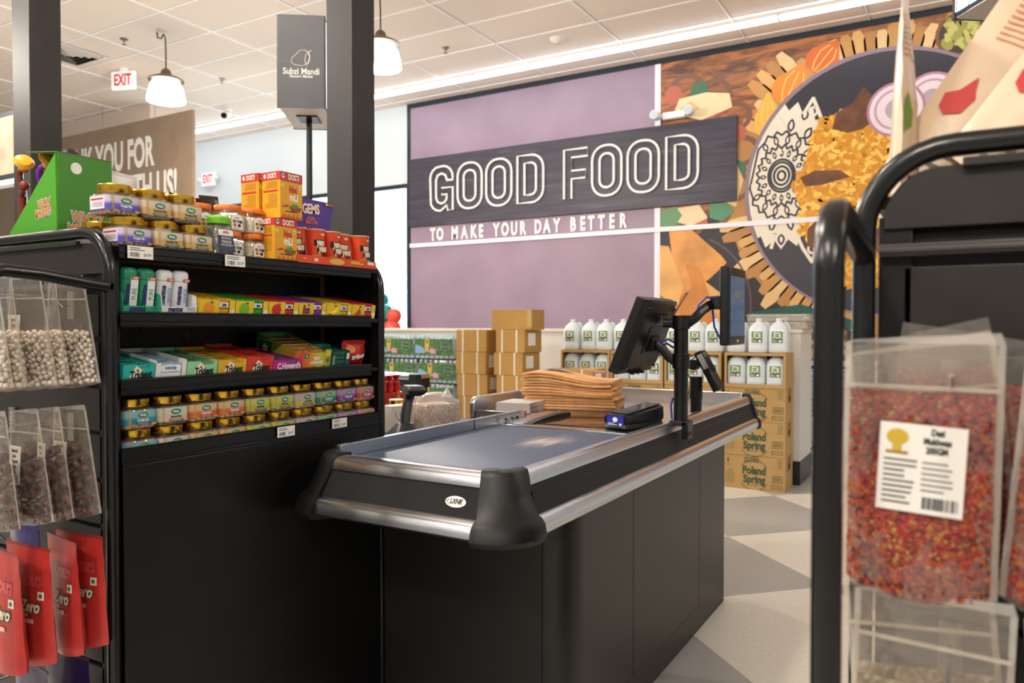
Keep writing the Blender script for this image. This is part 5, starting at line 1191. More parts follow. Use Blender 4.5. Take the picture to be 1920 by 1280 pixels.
# mint display with sloped sides, sits taller
tt = thing('mint_display', 'rainbow green and orange mint display carton, taller than its neighbours', 'carton', (-1.612, 1.628, 1.1395), QR, None, (TILT, 0, QR))
w = .114; RB = grad('rainbow_front', [(0, '#cf4a2a'), (.35, '#e0922a'), (.6, '#c9c22a'), (1, '#3fa04a')], 0, .4, 1/w, .5); SB = grad('rainbow_side', [(0, '#cf4a3a'), (.35, '#d9b42a'), (.7, '#8ab52a'), (1, '#2f8a3a')], 1, .4, 1/.19)
b = M(); b.prism([(0, 0), (.19, 0), (.19, .082), (.03, .052), (0, .052)], -w/2 - .001, -w/2 + .001, axis=0); b.obj('side', SB, tt)
b = M(); b.prism([(0, 0), (.19, 0), (.19, .082), (.03, .052), (0, .052)], w/2 - .001, w/2 + .001, axis=0); b.obj('side', SB, tt)
b = M(); b.prism([(-w/2, 0), (w/2, 0), (w/2, .062), (w/2 - .022, .062), (w/2 - .026, .053), (-w/2 + .022, .053), (-w/2 + .018, .060), (-w/2, .060)], -.001, .001, axis=1); b.obj('front', RB, tt)
M().box(-w/2, w/2, .188, .19, 0, .082).obj('back', mat('mint_back', '#3fa04a', .4), tt); M().box(-w/2, w/2, 0, .19, 0, .0015).obj('bottom', mat('mint_back', '#3fa04a', .4), tt)
for k in range(6): M().box(-w/2 + .003, w/2 - .003, .004 + k*.03, .032 + k*.03, .002, .050 + .004*k).obj('mint_pack', mat('mint_pack', '#b98a4a', .35, noise=.6, nscale=70), tt, bevel=.001)
text('FRUIT', .012, WHITE, tt, (0, -.0018, .036), xs=.8, bold=.0006); text('ADVENTURE', .012, WHITE, tt, (0, -.0018, .024), xs=.7, bold=.0006); rect(tt, flat('#2f7a3a'), -w/2 + .006, -w/2 + .024, .038, .050, -.0015); text('tt', .010, WHITE, tt, (-w/2 + .015, -.002, .044), bold=.0004)
disc(tt, flat('#c8302a'), w/2 - .014, .030, -.0016, .008, .007); rect(tt, flat('#d9c22a'), w/2 - .022, w/2 - .004, .042, .058, -.0016); text('tic', .030, WHITE, tt, (-w/2 - .0022, .150, .045), 'left', xs=.7, bold=.0018); 
b = M(); b.quad((-w/2 - .0016, .125, .032), (-w/2 - .0016, .178, .032), (-w/2 - .0016, .178, .062), (-w/2 - .0016, .125, .062)); b.obj('printed_panel', flat('#2a6a30'), tt)
for k, c in enumerate(('#e07a2a', '#3f9a3a', '#d9c22a', '#c8302a')): disc(tt, flat(c), -.03 + .02*k, .009, -.0016, .010, .006)
# dark green mint carton
dg = thing('mint_carton', 'dark green carton of wrapped mints beside the red candy bag', 'carton', (-1.612, 1.727, 1.1395), QR, None, (TILT, 0, QR))
w = .076; DG = mat('mint_dark_green', '#0e4a38', .35)
M().box(-w/2, -w/2 + .018, -.001, .001, 0, .050).obj('front', DG, dg); M().box(w/2 - .018, w/2, -.001, .001, 0, .052).obj('front', DG, dg)
for s_ in (-1, 1): M().box(s_*(w/2 - .001) - .001, s_*(w/2 - .001) + .001, 0, .17, 0, .055).obj('side', DG, dg)
M().box(-w/2, w/2, 0, .17, 0, .0015).obj('bottom', DG, dg)
for k in range(4): M().box(-w/2 + .004, w/2 - .004, .002, .075, .003 + k*.0125, .0145 + k*.0125).obj('mint_roll', mat('mint_roll', '#1f5a48', .3, noise=.5, nscale=60), dg, bevel=.002)
M().box(-w/2 + .003, w/2 - .003, .078, .165, .003, .062).obj('mint_roll', mat('mint_top', '#1a6a5a', .3, noise=.7, nscale=45), dg, bevel=.002)
text('EXTRA', .012, WHITE, dg, (-w/2 + .009, -.0016, .028), rot=(PI/2, -PI/2, 0), xs=.7); rect(dg, flat('#dfe6e2'), w/2 - .014, w/2 - .002, .030, .048, -.0014)
# red candy bag
mt = thing('candy_bag', 'red candy bag with white lettering at the right end of the third shelf', 'bag', (-1.625, 1.825, 1.1415), QR, None, (TILT, 0, QR))
n, k = 10, 8; rings = []
for j in range(k + 1):
    v = j/k; th = .05*math.sin(PI*(.06 + .88*v))**.7
    rings.append([(.104*(i/n - .5), .03 - th/2*math.sin(PI*i/n)**.6 + .002*math.sin(i*2.1 + j), .074*v) for i in range(n + 1)] + [(.104*(i/n - .5), .03 + th/2*math.sin(PI*i/n)**.6, .074*v) for i in range(n - 1, 0, -1)])
b = M(); b.loft(rings); b.obj('bag', mat('bag_red', '#b3201c', .3, bump=.4, bscale=30), mt, smooth=60)
b = M()
for i in range(13): b.add([(-.052 + .008*i, .029, .073), (-.044 + .008*i, .029, .073), (-.048 + .008*i, .029, .082)], [(0,1,2)])
b.box(-.052, .052, .0285, .0305, .070, .076); b.obj('crimped_edge', mat('bag_red', '#b3201c', .3), mt)
text('maltesers', .022, flat('#f3ece2'), mt, (.002, .0008, .032), xs=.66, bold=.0013, roll=.12)
disc(mt, flat('#d9823a'), -.03, .054, .0035, .016, .011)
for ch in list(mt.children):
    if ch.name.split('.')[0] in ('lettering', 'printed_spot'):
        me_ = ch.data.copy(); ch.data = me_; mb2 = Matrix.LocRotScale(ch.location, ch.rotation_euler, ch.scale); iv = mb2.inverted()
        for v in me_.vertices:
            p = mb2 @ v.co; uu = min(.97, max(.03, p.x/.104 + .5)); vv = min(1, max(0, p.z/.074)); p.y = .03 - .025*math.sin(PI*(.06 + .88*vv))**.7*math.sin(PI*uu)**.6 - .0035 - (.0006 if ch.name.startswith('lett') else 0); v.co = iv @ p
# ================================================================ HANGING BAGS
BAGF = film('bag_film', '#fbf7f2', .06, .045, .08)
def pouch_rings(w, h, T, bulge=.35, n=12, k=10, seed=1, top=.0008, flare=.0):
    rnd = random.Random(seed); rings = []
    for j in range(k + 1):
        v = j/k; z = -h + h*v
        th = T*(1 - v)**1.15 + top + T*bulge*math.sin(PI*v)*.5
        if j == 0: th *= .75
        ww = w*(1 + flare*(1 - v))
        ring = []
        for i in range(n + 1):
            u = i/n; e = math.sin(PI*u)**.55 if 0 < i < n else 0
            ring.append((ww*(u - .5), -th/2*e - .0005 + rnd.uniform(-1, 1)*.0012*(0 < j < k), z + (0 if j else .012*(abs(u - .5)*2)**2)))
        for i in range(n - 1, 0, -1):
            u = i/n; e = math.sin(PI*u)**.55; ring.append((ww*(u - .5), th/2*e + rnd.uniform(-1, 1)*.0012*(0 < j < k), z + (0 if j else .012*(abs(u - .5)*2)**2)))
        rings.append(ring)
    return rings
def half_t(w, h, T, u, v, bulge=.35): return (T*(1 - v)**1.15 + T*bulge*math.sin(PI*v)*.5)/2*math.sin(PI*min(.98, max(.02, u)))**.55
def wrap(o, w, h, T, bulge=.35, flare=0.0, eps=.0022, z_off=0.0):
    """lay a flat print or label onto the bulging front of its pouch"""
    me = o.data.copy(); o.data = me; bm = bmesh.new(); bm.from_mesh(me)
    for _ in range(3):
        es = [e for e in bm.edges if e.calc_length()*max(o.scale) > .010]
        if not es: break
        bmesh.ops.subdivide_edges(bm, edges=es, cuts=1, use_grid_fill=True)
    mb = Matrix.LocRotScale(o.location, o.rotation_euler, o.scale)
    if o.parent and o.parent.parent: mb = Matrix.LocRotScale(o.parent.location, o.parent.rotation_euler, o.parent.scale) @ mb
    inv = mb.inverted()
    for v in bm.verts:
        p = mb @ v.co; vv = min(1, max(0, (p.z - z_off + h)/h)); ww = w*(1 + flare*(1 - vv)); u = p.x/ww + .5
        p.y = -half_t(w, h, T, u, vv, bulge) - eps; v.co = inv @ p
    bmesh.ops.recalc_face_normals(bm, faces=bm.faces); bm.to_mesh(me); bm.free()
def wrap_all(t, skip, *a, **k):
    for ch in list(t.children):
        if ch.name.split('.')[0] in skip: continue
        wrap(ch, *a, **k); k2 = dict(k); k2['eps'] = k.get('eps', .0022) + .0005
        for g in ch.children: wrap(g, *a, **k2)
BW, BH, BT = .150, .235, .044
SEAL = film('seal_film', '#f6efe6', .34, .10, .2)
ZIP = film('zip_film', '#efe8dc', .40, .10, .25)
def seals(w, h, flare=0.0):
    b = M()
    for s_ in (-1, 1):
        x0, x1 = s_*w*(1 + flare)/2, s_*w/2
        b.add([(x0, -.0012, -h + .012), (x0 - s_*.006, -.0016, -h + .012), (x1 - s_*.006, -.0016, .0), (x1, -.0012, 0)], [(0,1,2,3)])
    b.add([(-w/2, -.001, 0), (w/2, -.001, 0), (w/2 - .004, -.001, .012), (-w/2 + .012, -.001, .003)], [(0,1,2,3)])
    return b.mesh('seal', SEAL)
bag_me = None
def make_bag_meshes(w, h, T, seed):
    b = M(); b.loft(pouch_rings(w*.66, h, T, seed=seed, flare=.60)); return b.mesh('pouch', BAGF, smooth=70)
def fill_balls(w, h, T, r, top_v, m, n, seed, lump=False):
    rnd = random.Random(seed); b = M(); cnt = 0; pts = []; tries = 0
    while cnt < n and tries < n*60:
        tries += 1
        v = .04 + (top_v - .04)*rnd.random(); u = rnd.uniform(.08, .92); ht = half_t(w, h, T, u, v) - r*.9
        if ht < 0: continue
        y = -ht if rnd.random() < .65 else rnd.uniform(-ht, ht); p = (w*.66*(1 + .60*(1 - v))*(u - .5), y, -h + h*v + r*.4)
        if any((p[0]-q[0])**2 + (p[1]-q[1])**2 + (p[2]-q[2])**2 < (r*1.75)**2 for q in pts): continue
        pts.append(p); cnt += 1
        if lump:
            rr2 = r*rnd.uniform(.8, 1.2); b.lathe([(rr2*.3, -rr2*.8), (rr2, -rr2*.4), (rr2*1.05, .2*rr2), (rr2*.6, rr2*.8), (rr2*.1, rr2*.9)], 6, p)
        else: b.ball(p, r, 7, 5)
    me = b.mesh('contents', m, smooth=60); return me
def bag_label(t, x0, x1, z0, z1, T_y, rows, seed=1, bar=True, size=.012, tan=None, rotz=0):
    lo = rect(t, WHITE, x0, x1, z0, z1, T_y, 'paper_label')
    zt = z1 - .010
    for s_ in rows: text(s_, size, INK, lo, ((x0+x1)/2, T_y - .0004, zt), xs=.72, bold=.0003); zt -= size*1.05
    lines(lo, flat('#6a6660'), x0 + .004, x1 - .004, z0 + .022, zt + .004, T_y - .0004, 3, .3, seed)
    if bar: bars(lo, INK, x0 + .004, x1 - .005, z0 + .003, z0 + .018, T_y - .0004, 12, seed)
    return lo
SEV = mat('white_sugar_ball', '#e8e0d4', .6); 
sl_me = seals(BW*.66, BH, .60); pm = make_bag_meshes(BW, BH, BT, 4); cm = fill_balls(BW, BH, BT, .0052, .52, SEV, 330, 5)
HX = -1.700
for k, (y, rz, dx) in enumerate(((.965, R(14), .0), (.935, R(-16), -.01), (.885, R(8), -.012), (.842, R(-10), -.010), (.802, R(6), -.014))):
    t = thing('snack_bag', 'clear bag of white round sweets on the upper hook, %s' % ('nearest the rack', 'second from the rack', 'middle one with a label', 'fourth from the rack', 'foremost and cut off at left')[k], 'bag', (HX + dx, y, 1.368), 0, 'clear bags of white sweets', (R(3), 0, rz))
    put('pouch', pm, t); put('seal', sl_me, t); c = put('sweets', cm, t); c['kind'] = 'stuff'
    M().box(-BW*.36, BW*.36, -.0062, -.0046, -.042, -.039).obj('zip_strip', ZIP, t)
    if k in (2, 3, 4): bag_label(t, -.052, -.008, -.150, -.075, -.0285, ['Jeera', 'Goli', '200gm'], k); wrap_all(t, ('pouch', 'seal', 'sweets', 'zip_strip'), BW*.66, BH, BT, flare=.60)
TAM = mat('wrapped_tamarind', '#5a3a32', .3, noise=.6, nscale=60)
cm2 = fill_balls(BW, BH, BT, .0115, .66, TAM, 70, 9, True); pm2 = make_bag_meshes(BW, BH, BT, 8)
for k, (y, rz, dx) in enumerate(((.955, R(8), -.0), (.915, R(-4), -.008), (.868, R(3), -.014), (.815, R(-6), -.016))):
    t = thing('snack_bag', 'clear bag of dark wrapped candy on the middle hook, %s' % ('nearest the rack', 'second from the rack', 'third from the rack', 'foremost and cut off at left')[k], 'bag', (HX + .025 + dx, y, 1.088), 0, 'clear bags of dark candy', (R(3), 0, rz))
    put('pouch', pm2, t); put('seal', sl_me, t); c = put('candies', cm2, t); c['kind'] = 'stuff'
    M().box(-BW*.36, BW*.36, -.0062, -.0046, -.042, -.039).obj('zip_strip', ZIP, t)
    bag_label(t, -.050, -.002, -.150, -.070, -.0290, ['Sweet &', 'Sour', 'Tamarind', 'Candy', '200gm'], k, size=.0105); wrap_all(t, ('pouch', 'seal', 'candies', 'zip_strip'), BW*.66, BH, BT, flare=.60)
REDB = mat('red_pouch', '#b8342f', .38, noise=.12, nscale=30, bump=.4, bscale=22); rb_me = None
b = M(); b.loft(pouch_rings(.155, .245, .046, seed=3, bulge=.5)); rb_me = b.mesh('pouch', REDB, smooth=70)
for k, (y, rz, dx) in enumerate(((.965, R(5), .0), (.925, R(-9), .004), (.860, R(2), -.004), (.812, R(-5), -.008))):
    t = thing('red_snack_pouch', 'red snack pouch on the lower hook, %s' % ('nearest the rack', 'second from the rack, tilted', 'third from the rack with a green lime picture', 'foremost and cut off at left')[k], 'bag', (-1.665 + dx, y, .812), 0, 'red snack pouches', (R(3), 0, rz))
    put('pouch', rb_me, t)
    text('Zero', .034, flat('#2f6a34'), t, (.022, -.0300, -.118), xs=.8, bold=.0036, shear=.25); zz_ = text('Zero', .034, flat('#f0e4d4'), t, (.022, -.0308, -.118), xs=.8, bold=.0012, shear=.25, name='lettering_face')
    rect(t, flat('#f0e6da'), .045, .062, -.102, -.085, -.0250); disc(t, flat('#2f7a3a'), .0535, -.0935, -.0256, .0048, .0048, 10)
    rect(t, flat('#e8c8b8'), .0, .035, -.152, -.143, -.0330); text('200', .010, flat('#f0ddd0'), t, (.012, -.0325, -.136), bold=.0004)
    disc(t, flat('#9a9a2a'), -.030, -.185, -.0350, .016, .026, 14, 'printed_lime')
    text('oous', .040, mat('pouch_pink', '#c8484a', .3), t, (.02, -.0165, -.062), xs=.9, bold=.003)
    wrap_all(t, ('pouch', 'lettering_face', 'printed_spot'), .155, .245, .046, bulge=.5)
    for ch in list(t.children):
        if ch.name.split('.')[0] in ('lettering_face', 'printed_spot'): wrap(ch, .155, .245, .046, bulge=.5, eps=.0029)
    M().box(-.076, .076, -.0012, .0012, -.002, .004).obj('crimped_edge', mat('red_edge', '#9a2a28', .4), t)
PURP = mat('purple_pouch', '#2c1c4a', .3, bump=.4, bscale=22)
b = M(); b.loft(pouch_rings(.15, .24, .05, seed=6)); pu = b.mesh('pouch', PURP, smooth=70)
for k, (y, dx) in enumerate(((.955, .0), (.885, -.01))):
    t = thing('purple_snack_pouch', 'dark purple snack pouch at the very bottom, %s' % ('nearest the rack', 'in front of its neighbour')[k], 'bag', (-1.70 + dx, y, .545), 0, 'purple snack pouches', (R(3), 0, R(4 - 8*k))); put('pouch', pu, t); M().box(-.074, .074, -.0012, .0012, -.002, .004).obj('crimped_edge', mat('purple_edge', '#3a2a5a', .4), t)
t = thing('purple_snack_pouch', 'small dark blue pouch glimpsed above the red pouches', 'bag', (-1.86, .955, .845), 0, None, (R(3), 0, 0)); put('pouch', M().loft(pouch_rings(.10, .10, .03, seed=6)).mesh('pouch', mat('navy_pouch', '#23205a', .3), smooth=70), t)

# right-hand rack: spice mix bags close to the lens
MIXC = ['#8a1f1a', '#983a18', '#5c1412', '#9a5020', '#8f2228', '#6a3518', '#9c261e', '#a07a3a', '#701520', '#a8402c']
MIX = cells('rose_mix', MIXC, 330, .5, bump=.6)
RW, RH, RT = .142, .262, .05
b = M(); b.loft(pouch_rings(RW, RH, RT, seed=12)); rp1 = b.mesh('pouch', BAGF, smooth=70); sl2 = seals(RW, RH)
b = M(); rings = pouch_rings(RW*.93, RH*.80, RT*.84, seed=13, bulge=1.0); b.loft([[(x, y, z - RH*.18 - .002 + (RH - RH)) for x, y, z in r] for r in rings]); rc1 = b.mesh('contents', MIX, smooth=70)
rnd = random.Random(5); bits = {0: M(), 1: M(), 2: M()}
for i in range(900):
    u, v = rnd.uniform(.06, .94), rnd.uniform(.03, .70); ht = half_t(RW, RH, RT, u, v)*.92; L = rnd.uniform(.0008, .0026); a = rnd.uniform(0, PI)
    x, y, z = RW*(u - .5), -ht - .0005, -RH + RH*v + .004; c, s = math.cos(a)*L, math.sin(a)*L
    bits[i % 3].box(x - abs(c) - .0008, x + abs(c) + .0008, y - .001, y + .0012, z - abs(s)*.8 - .0008, z + abs(s)*.8 + .0008)
bm_ = [bits[k].mesh('petals', flat(c)) for k, c in enumerate(('#961f1c', '#a8581f', '#5e161a'))]
def mixbag(label, loc, rot, lab=True, wide=True):
    t = thing('spice_mix_bag', label, 'bag', loc, 0, 'bags of red spice mix', rot)
    put('pouch', rp1, t); put('mix', rc1, t); put('seal', sl2, t)
    for m_ in bm_: o = put('petals', m_, t); o['kind'] = 'stuff'
    M().box(-RW/2 + .003, RW/2 - .003, -.0062, -.0042, -.046, -.042).obj('zip_strip', ZIP, t)
    if lab:
        y = -.0262
        lo = rect(t, WHITE, -.031, .045, -.166, -.078, y, 'paper_label')
        lo.rotation_euler = (0, R(2), 0)
        MUSH = flat('#cfae3a'); disc(lo, MUSH, -.015, -.092, y - .0006, .010, .008, 14); rect(lo, MUSH, -.019, -.011, -.106, -.094, y - .0007); rect(lo, flat('#a87a2a'), -.025, -.005, -.109, -.106, y - .0006)
        text('Desi', .009, INK, lo, (.020, y - .0006, -.085), bold=.0004); text('Mukhwas', .009, INK, lo, (.020, y - .0006, -.094), bold=.0004); text('200GM', .009, INK, lo, (.020, y - .0006, -.103), bold=.0004)
        lines(lo, flat('#55524e'), -.026, .004, -.160, -.112, y - .0006, 9, .35, 2); lines(lo, flat('#77736e'), .008, .040, -.145, -.112, y - .0006, 6, .3, 3)
        bars(lo, INK, .010, .042, -.161, -.149, y - .0006, 14, 5)
    return t
mixbag('clear bag of red spice mix with a white paper label, right foreground', (-.034, .873, 1.252), (R(2), R(1), 0))
mixbag('clear bag of red spice mix half hidden behind the labelled one', (-.040, .925, 1.245), (R(2), R(-7), R(4)), False)
mixbag('clear bag of red spice mix at the right edge of the picture', (.125, .873, 1.248), (R(2), R(5), R(-5)), False)
for (x, y, a, k) in ((-.045, .965, -14, 0), (.012, .990, 10, 1)):
    t = thing('spice_mix_bag', 'clear bag behind, only its tilted top corner showing %s' % ('at left', 'at right')[k], 'bag', (x, y, 1.262), 0, 'bags of red spice mix', (R(2), R(a), 0)); put('pouch', rp1, t); put('mix', rc1, t)
PLAIN = cells('pale_mix', ['#a89a80', '#8f8268', '#b9ad92', '#7a6f58'], 220, .6)
b = M(); b.loft([[(x, y, z - RH*.34) for x, y, z in r] for r in pouch_rings(RW*.93, RH*.64, RT*.84, seed=14, bulge=1.0)]); rc2 = b.mesh('contents', PLAIN, smooth=70)
for k, (x, y, a) in enumerate(((-.040, .915, -5), (-.022, .868, 2), (.125, .872, -3))):
    t = thing('pale_snack_bag', 'clear bag of pale snack low in the right foreground, %s' % ('behind the labelled one', 'with a mushroom label', 'at the right edge')[k], 'bag', (x, y, .995), 0, 'clear bags of pale snack', (R(2), R(a), 0))
    put('pouch', rp1, t); put('seal', sl2, t); put('snack', rc2, t); M().box(-RW/2 + .003, RW/2 - .003, -.0062, -.0042, -.046, -.042).obj('zip_strip', ZIP, t)
    if k == 1:
        y_ = -.0255; lo = rect(t, WHITE, -.034, .040, -.180, -.100, y_, 'paper_label'); disc(lo, flat('#cfae3a'), -.018, -.113, y_ - .0006, .010, .008, 14); rect(lo, flat('#cfae3a'), -.022, -.014, -.127, -.115, y_ - .0007); text('Hing', .012, INK, lo, (.018, y_ - .0006, -.112), bold=.0006); text('Peda', .012, INK, lo, (.018, y_ - .0006, -.126), bold=.0006)
# big cream pouches standing on the top deck of the right rack
CRP = mat('cream_pouch', '#dcc3a6', .32, noise=.06, nscale=14, bump=.35, bscale=16)
def cream(label, loc, rot, w=.19, h=.30, T=.07, col='#c0281f'):
    t = thing('cream_snack_pouch', label, 'bag', loc, 0, 'cream snack pouches on the right rack', rot)
    b = M(); b.loft([[(x, y, z + h) for x, y, z in r] for r in pouch_rings(w, h, T, seed=int(h*999), bulge=.6)]); b.obj('pouch', CRP, t, smooth=70)
    y = -T*.52
    b = M(); b.add([(x*.55 - .048, y + .007, h*.42 + (z - h*.36)*.7) for x, z in ((-.045, h*.34), (-.02, h*.38), (.0, h*.48), (.012, h*.40), (.022, h*.36), (.012, h*.26), (-.02, h*.22), (-.04, h*.26))], [tuple(range(8))]); b.obj('printed_mark', flat(col), t)
    lines(t, flat('#c98a5a'), -.06, .03, h*.66, h*.86, y + .012, 8, .3, 3); lines(t, flat('#5a4438'), -.05, .05, h*.05, h*.2, y - .002, 3, .35, 5)
    wrap_all(t, ('pouch',), w, h, T, bulge=.6, z_off=h)
    M().box(-w/2, w/2, -.0012, .0012, h - .002, h + .008).obj('crimped_edge', CRP, t)
    return t
cream('cream snack pouch standing edge-on at the left of the right rack top', (-.070, 1.17, 1.427), (0, R(-1), R(90)), .11, .29, .035, '#6a9a2a')
cream('cream snack pouch with a red mark leaning right, left of its twin', (-.035, 1.180, 1.427), (R(-4), R(33), R(6)), .17, .33, .06)
cream('cream snack pouch with a red mark leaning right, beside the picture edge', (.040, 1.115, 1.427), (R(-4), R(36), R(6)), .17, .33, .06)
cream('cream snack pouch furthest right on the rack top', (.125, 1.060, 1.427), (R(-4), R(30), R(6)), .17, .33, .06)
# second lane marker, top right
l2 = thing('lane_light_box', 'lane marker box with a lit side panel at the top right edge', 'lane sign', (.289, 2.710, 0), R(35.4))
lane_box(l2, 2.291, .433, .215, .41)
M().cyl((0, .205, .0), (0, .205, 2.287), .0145, 14).obj('pole', BLKPL, l2); M().cyl((0, .205, .0), (0, .205, .012), .07, 18).obj('foot', BLKPL, l2)
b = M()
for i in range(5):
    for j in range(6):
        cy, cz = .06 + i*.075, 2.33 + j*.075 + (.037 if i % 2 else 0)
        pts = [(-.1108, min(.39, cy + .043*math.cos(R(60*q))), min(2.70, cz + .043*math.sin(R(60*q)))) for q in range(6)]; b.tube(pts, .0014, 4, closed=True)
b.obj('hexagon_lines', mat('hex_line', '#4a4440', .5), l2)

# ================================================================ GOODS AROUND THE COUNTER
# folded paper bags
PB = [mat('paper_bag_%d' % k, c, .7, noise=.12, nscale=26) for k, c in enumerate(('#dba56c', '#e2b27c', '#cf935a'))]
rnd = random.Random(11)
def paper_bag(i, z, cx, cy, rz, L, W, amp):
    t = thing('paper_bag', 'folded brown paper shopping bag in the stack on the counter', 'paper bag', (cx, cy, z), rz, 'folded paper bags stacked on the counter')
    n = 10; th = .0105; rings = []
    for a in range(n + 1):
        x = L*(a/n - .5); zz = amp*(math.sin(PI*a/n*1.6 + .6) - .45) + (-.012*amp/.02)*(a/n)**2
        rings.append([(x, -W/2, zz), (x, -W/2 - .001, zz + th*.25), (x, -W/2 + .002, zz + th*.42), (x, -W/2 - .002, zz + th*.62), (x, -W/2, zz + th*.94), (x, W/2, zz + th*.94), (x, W/2, zz)])
    b = M(); b.loft(rings); b.obj('bag', PB[i % 3], t, smooth=30); return t
N = 13
for i in range(N):
    f = i/(N - 1); amp = .022*max(0, f - .25)
    o = paper_bag(i, .8945 + .0118*i + (.006*f), -1.535 + rnd.uniform(-.008, .008) - .02*f, 3.20 + rnd.uniform(-.006, .006), R(14) + rnd.uniform(-.03, .03), .42 + rnd.uniform(-.01, .01), .26, amp)
    o['label'] = 'folded brown paper bag in the counter stack, ' + ['bottom one', 'second from the bottom', 'third from the bottom', 'fourth from the bottom', 'fifth from the bottom', 'sixth from the bottom', 'the middle one', 'sixth from the top', 'fifth from the top', 'fourth from the top', 'third from the top', 'second from the top', 'topmost with red and green print'][i]
top = o; M().add([(.07, -.11, .0235), (.15, -.115, .017), (.17, -.02, .0150), (.10, .0, .0225)], [(0,1,2,3)]).obj('printed_panel', flat('#c0413a'), top); M().add([(-.16, .0, .0220), (-.03, .0, .0285), (-.03, .09, .0285), (-.14, .09, .0230)], [(0,1,2,3)]).obj('printed_panel', flat('#4a4f66'), top)
text('MEN', .045, WHITE, top, (.122, -.065, .0225), 'top', xs=.8, bold=.002)
pst = thing('leaflet_stack', 'stack of white leaflets beside the paper bags on the counter', 'leaflets', (-1.685, 2.955, .8935), R(6))
for i in range(9): M().box(-.085 + rnd.uniform(-.003, .003), .075 + rnd.uniform(-.003, .003), -.075, .105, .0045*i, .0045*i + .0041).obj('leaflet', mat('leaflet_paper_%d' % (i % 2), ('#d2cac8', '#c3b8b8')[i % 2], .5), pst)
# cashier side shelf behind the rack
sh = thing('cashier_shelf', 'low black cashier shelf between the rack and the counter', 'shelf', (0, 0, 0))
M().box(-2.22, -1.66, 1.965, 2.80, .845, .865).obj('top', mat('shelf_top', '#3a4048', .4), sh, bevel=.003); M().box(-2.20, -1.68, 1.985, 2.78, 0, .845).obj('cabinet', BLACK, sh)
SG = mat('scanner_grey', '#3a3a3c', .4)
sc_ = thing('barcode_scanner', 'dark grey handheld scanner with a green light on its cradle', 'scanner', (-1.75, 2.215, .865), R(55))
b = M(); b.loft([[(x, y, z) for x, y in rr(w_, d_, .02, 3)] for w_, d_, z in ((.10, .14, 0), (.10, .14, .012), (.07, .09, .035), (.055, .065, .05))]); b.obj('cradle', SG, sc_)
b = M(); b.tube([(0, .0, .03), (.006, .01, .08), (.02, .022, .13), (.03, .03, .155)], [.018, .019, .0185, .021], 12); b.obj('handle', SG, sc_, smooth=50)
b = M(); b.loft([[(.03 + x, y - .01, z) for x, y in rr(w_, d_, .016, 3)] for w_, d_, z in ((.045, .07, .150), (.066, .105, .158), (.070, .115, .172), (.056, .09, .186))]); b.obj('head', SG, sc_, smooth=50)
disc_ = M(); disc_.lathe([(.001, .1875), (.006, .1872), (.006, .186)], 10, (.03, -.03, 0)); disc_.obj('green_light', mat('led_green', '#18c87a', .3, emit='#18e08a', es=2.0), sc_)
rect(sc_, WHITE, -.016, .000, .008, .022, -.0712, 'sticker')
BWR = thing('wrapped_candy_block', 'clear plastic bag wrapped round a block of striped candy sticks', 'bag', (-1.85, 2.515, .865), R(62))
b = M(); b.rrbox(.175, .11, [(1, 0), (1, .085), (.98, .09)], .008, 2); b.obj('candy_sticks', cells('striped_candy', ['#d9cfa8', '#c98a8a', '#a8b46a', '#e6dccb', '#d06a5a', '#e0d9a0'], 130, .5), BWR)
rings = []
rnd2 = random.Random(4)
for sx, z in ((1.06, 0), (1.08, .03), (1.10, .085), (1.02, .10), (.86, .112), (.62, .122), (.5, .128)):
    rings.append([(x + rnd2.uniform(-.004, .004), y + rnd2.uniform(-.004, .004), z + rnd2.uniform(-.003, .006)*(z > .09)) for x, y in rr(.185*sx, .12*sx, .015, 3)])
b = M(); b.loft(rings); b.obj('bag', film('loose_film', '#fff6f4', .28, .14, .15), BWR, smooth=60)
b = M(); b.loft([[(-.06 + x, y, z) for x, y in rr(w_, w_, w_*.4, 2)] for w_, z in ((.05, .12), (.03, .135), (.006, .155))]); b.obj('bag_ear', film('loose_film', '#fff6f4', .28, .14, .15), BWR); b = M(); b.loft([[(.07 + x, y, z) for x, y in rr(w_, w_, w_*.4, 2)] for w_, z in ((.05, .115), (.03, .13), (.006, .15))]); b.obj('bag_ear', film('loose_film', '#fff6f4', .28, .14, .15), BWR)
for k, (x, y, s_) in enumerate(((-1.955, 2.42, 1.0), (-2.0, 2.615, 1), (-2.0, 2.685, 1), (-2.0, 2.752, 1))):
    t = thing('sweet_jar', 'round sweet jar with a gold and white lid, %s' % ('behind the scanner handle', 'first of three behind the wrapped candy', 'middle of three behind the wrapped candy', 'last of three behind the wrapped candy')[k], 'jar', (x, y, .865), 0, 'round sweet jars behind the scanner')
    b = M(); b.lathe([(.028, 0), (.031, .004), (.031, .075), (.027, .084), (.001, .085)], 20); b.obj('jar_body', CLEAR, t); b = M(); b.lathe([(.001, .002), (.028, .003), (.028, .062), (.001, .066)], 18); b.obj('sweets', mat('dark_sweets', '#4a2622', .4, noise=.4, nscale=80), t)
    b = M(); b.lathe([(.029, .083), (.0305, .084), (.0305, .106), (.001, .1065)], 24); b.obj('gold_band', GOLD, t); b = M(); b.lathe([(.029, .1062), (.029, .110), (.001, .1105)], 24); b.obj('lid_top', WHITE, t)
mbx = thing('mouth_freshener_box', 'white carton with red lettering left of the scanner', 'box', (-1.87, 2.325, .865), R(78))
M().box(-.055, .055, -.03, .03, 0, .10).obj('carton', mat('carton_offwhite', '#e2d8c8', .5), mbx, bevel=.001)
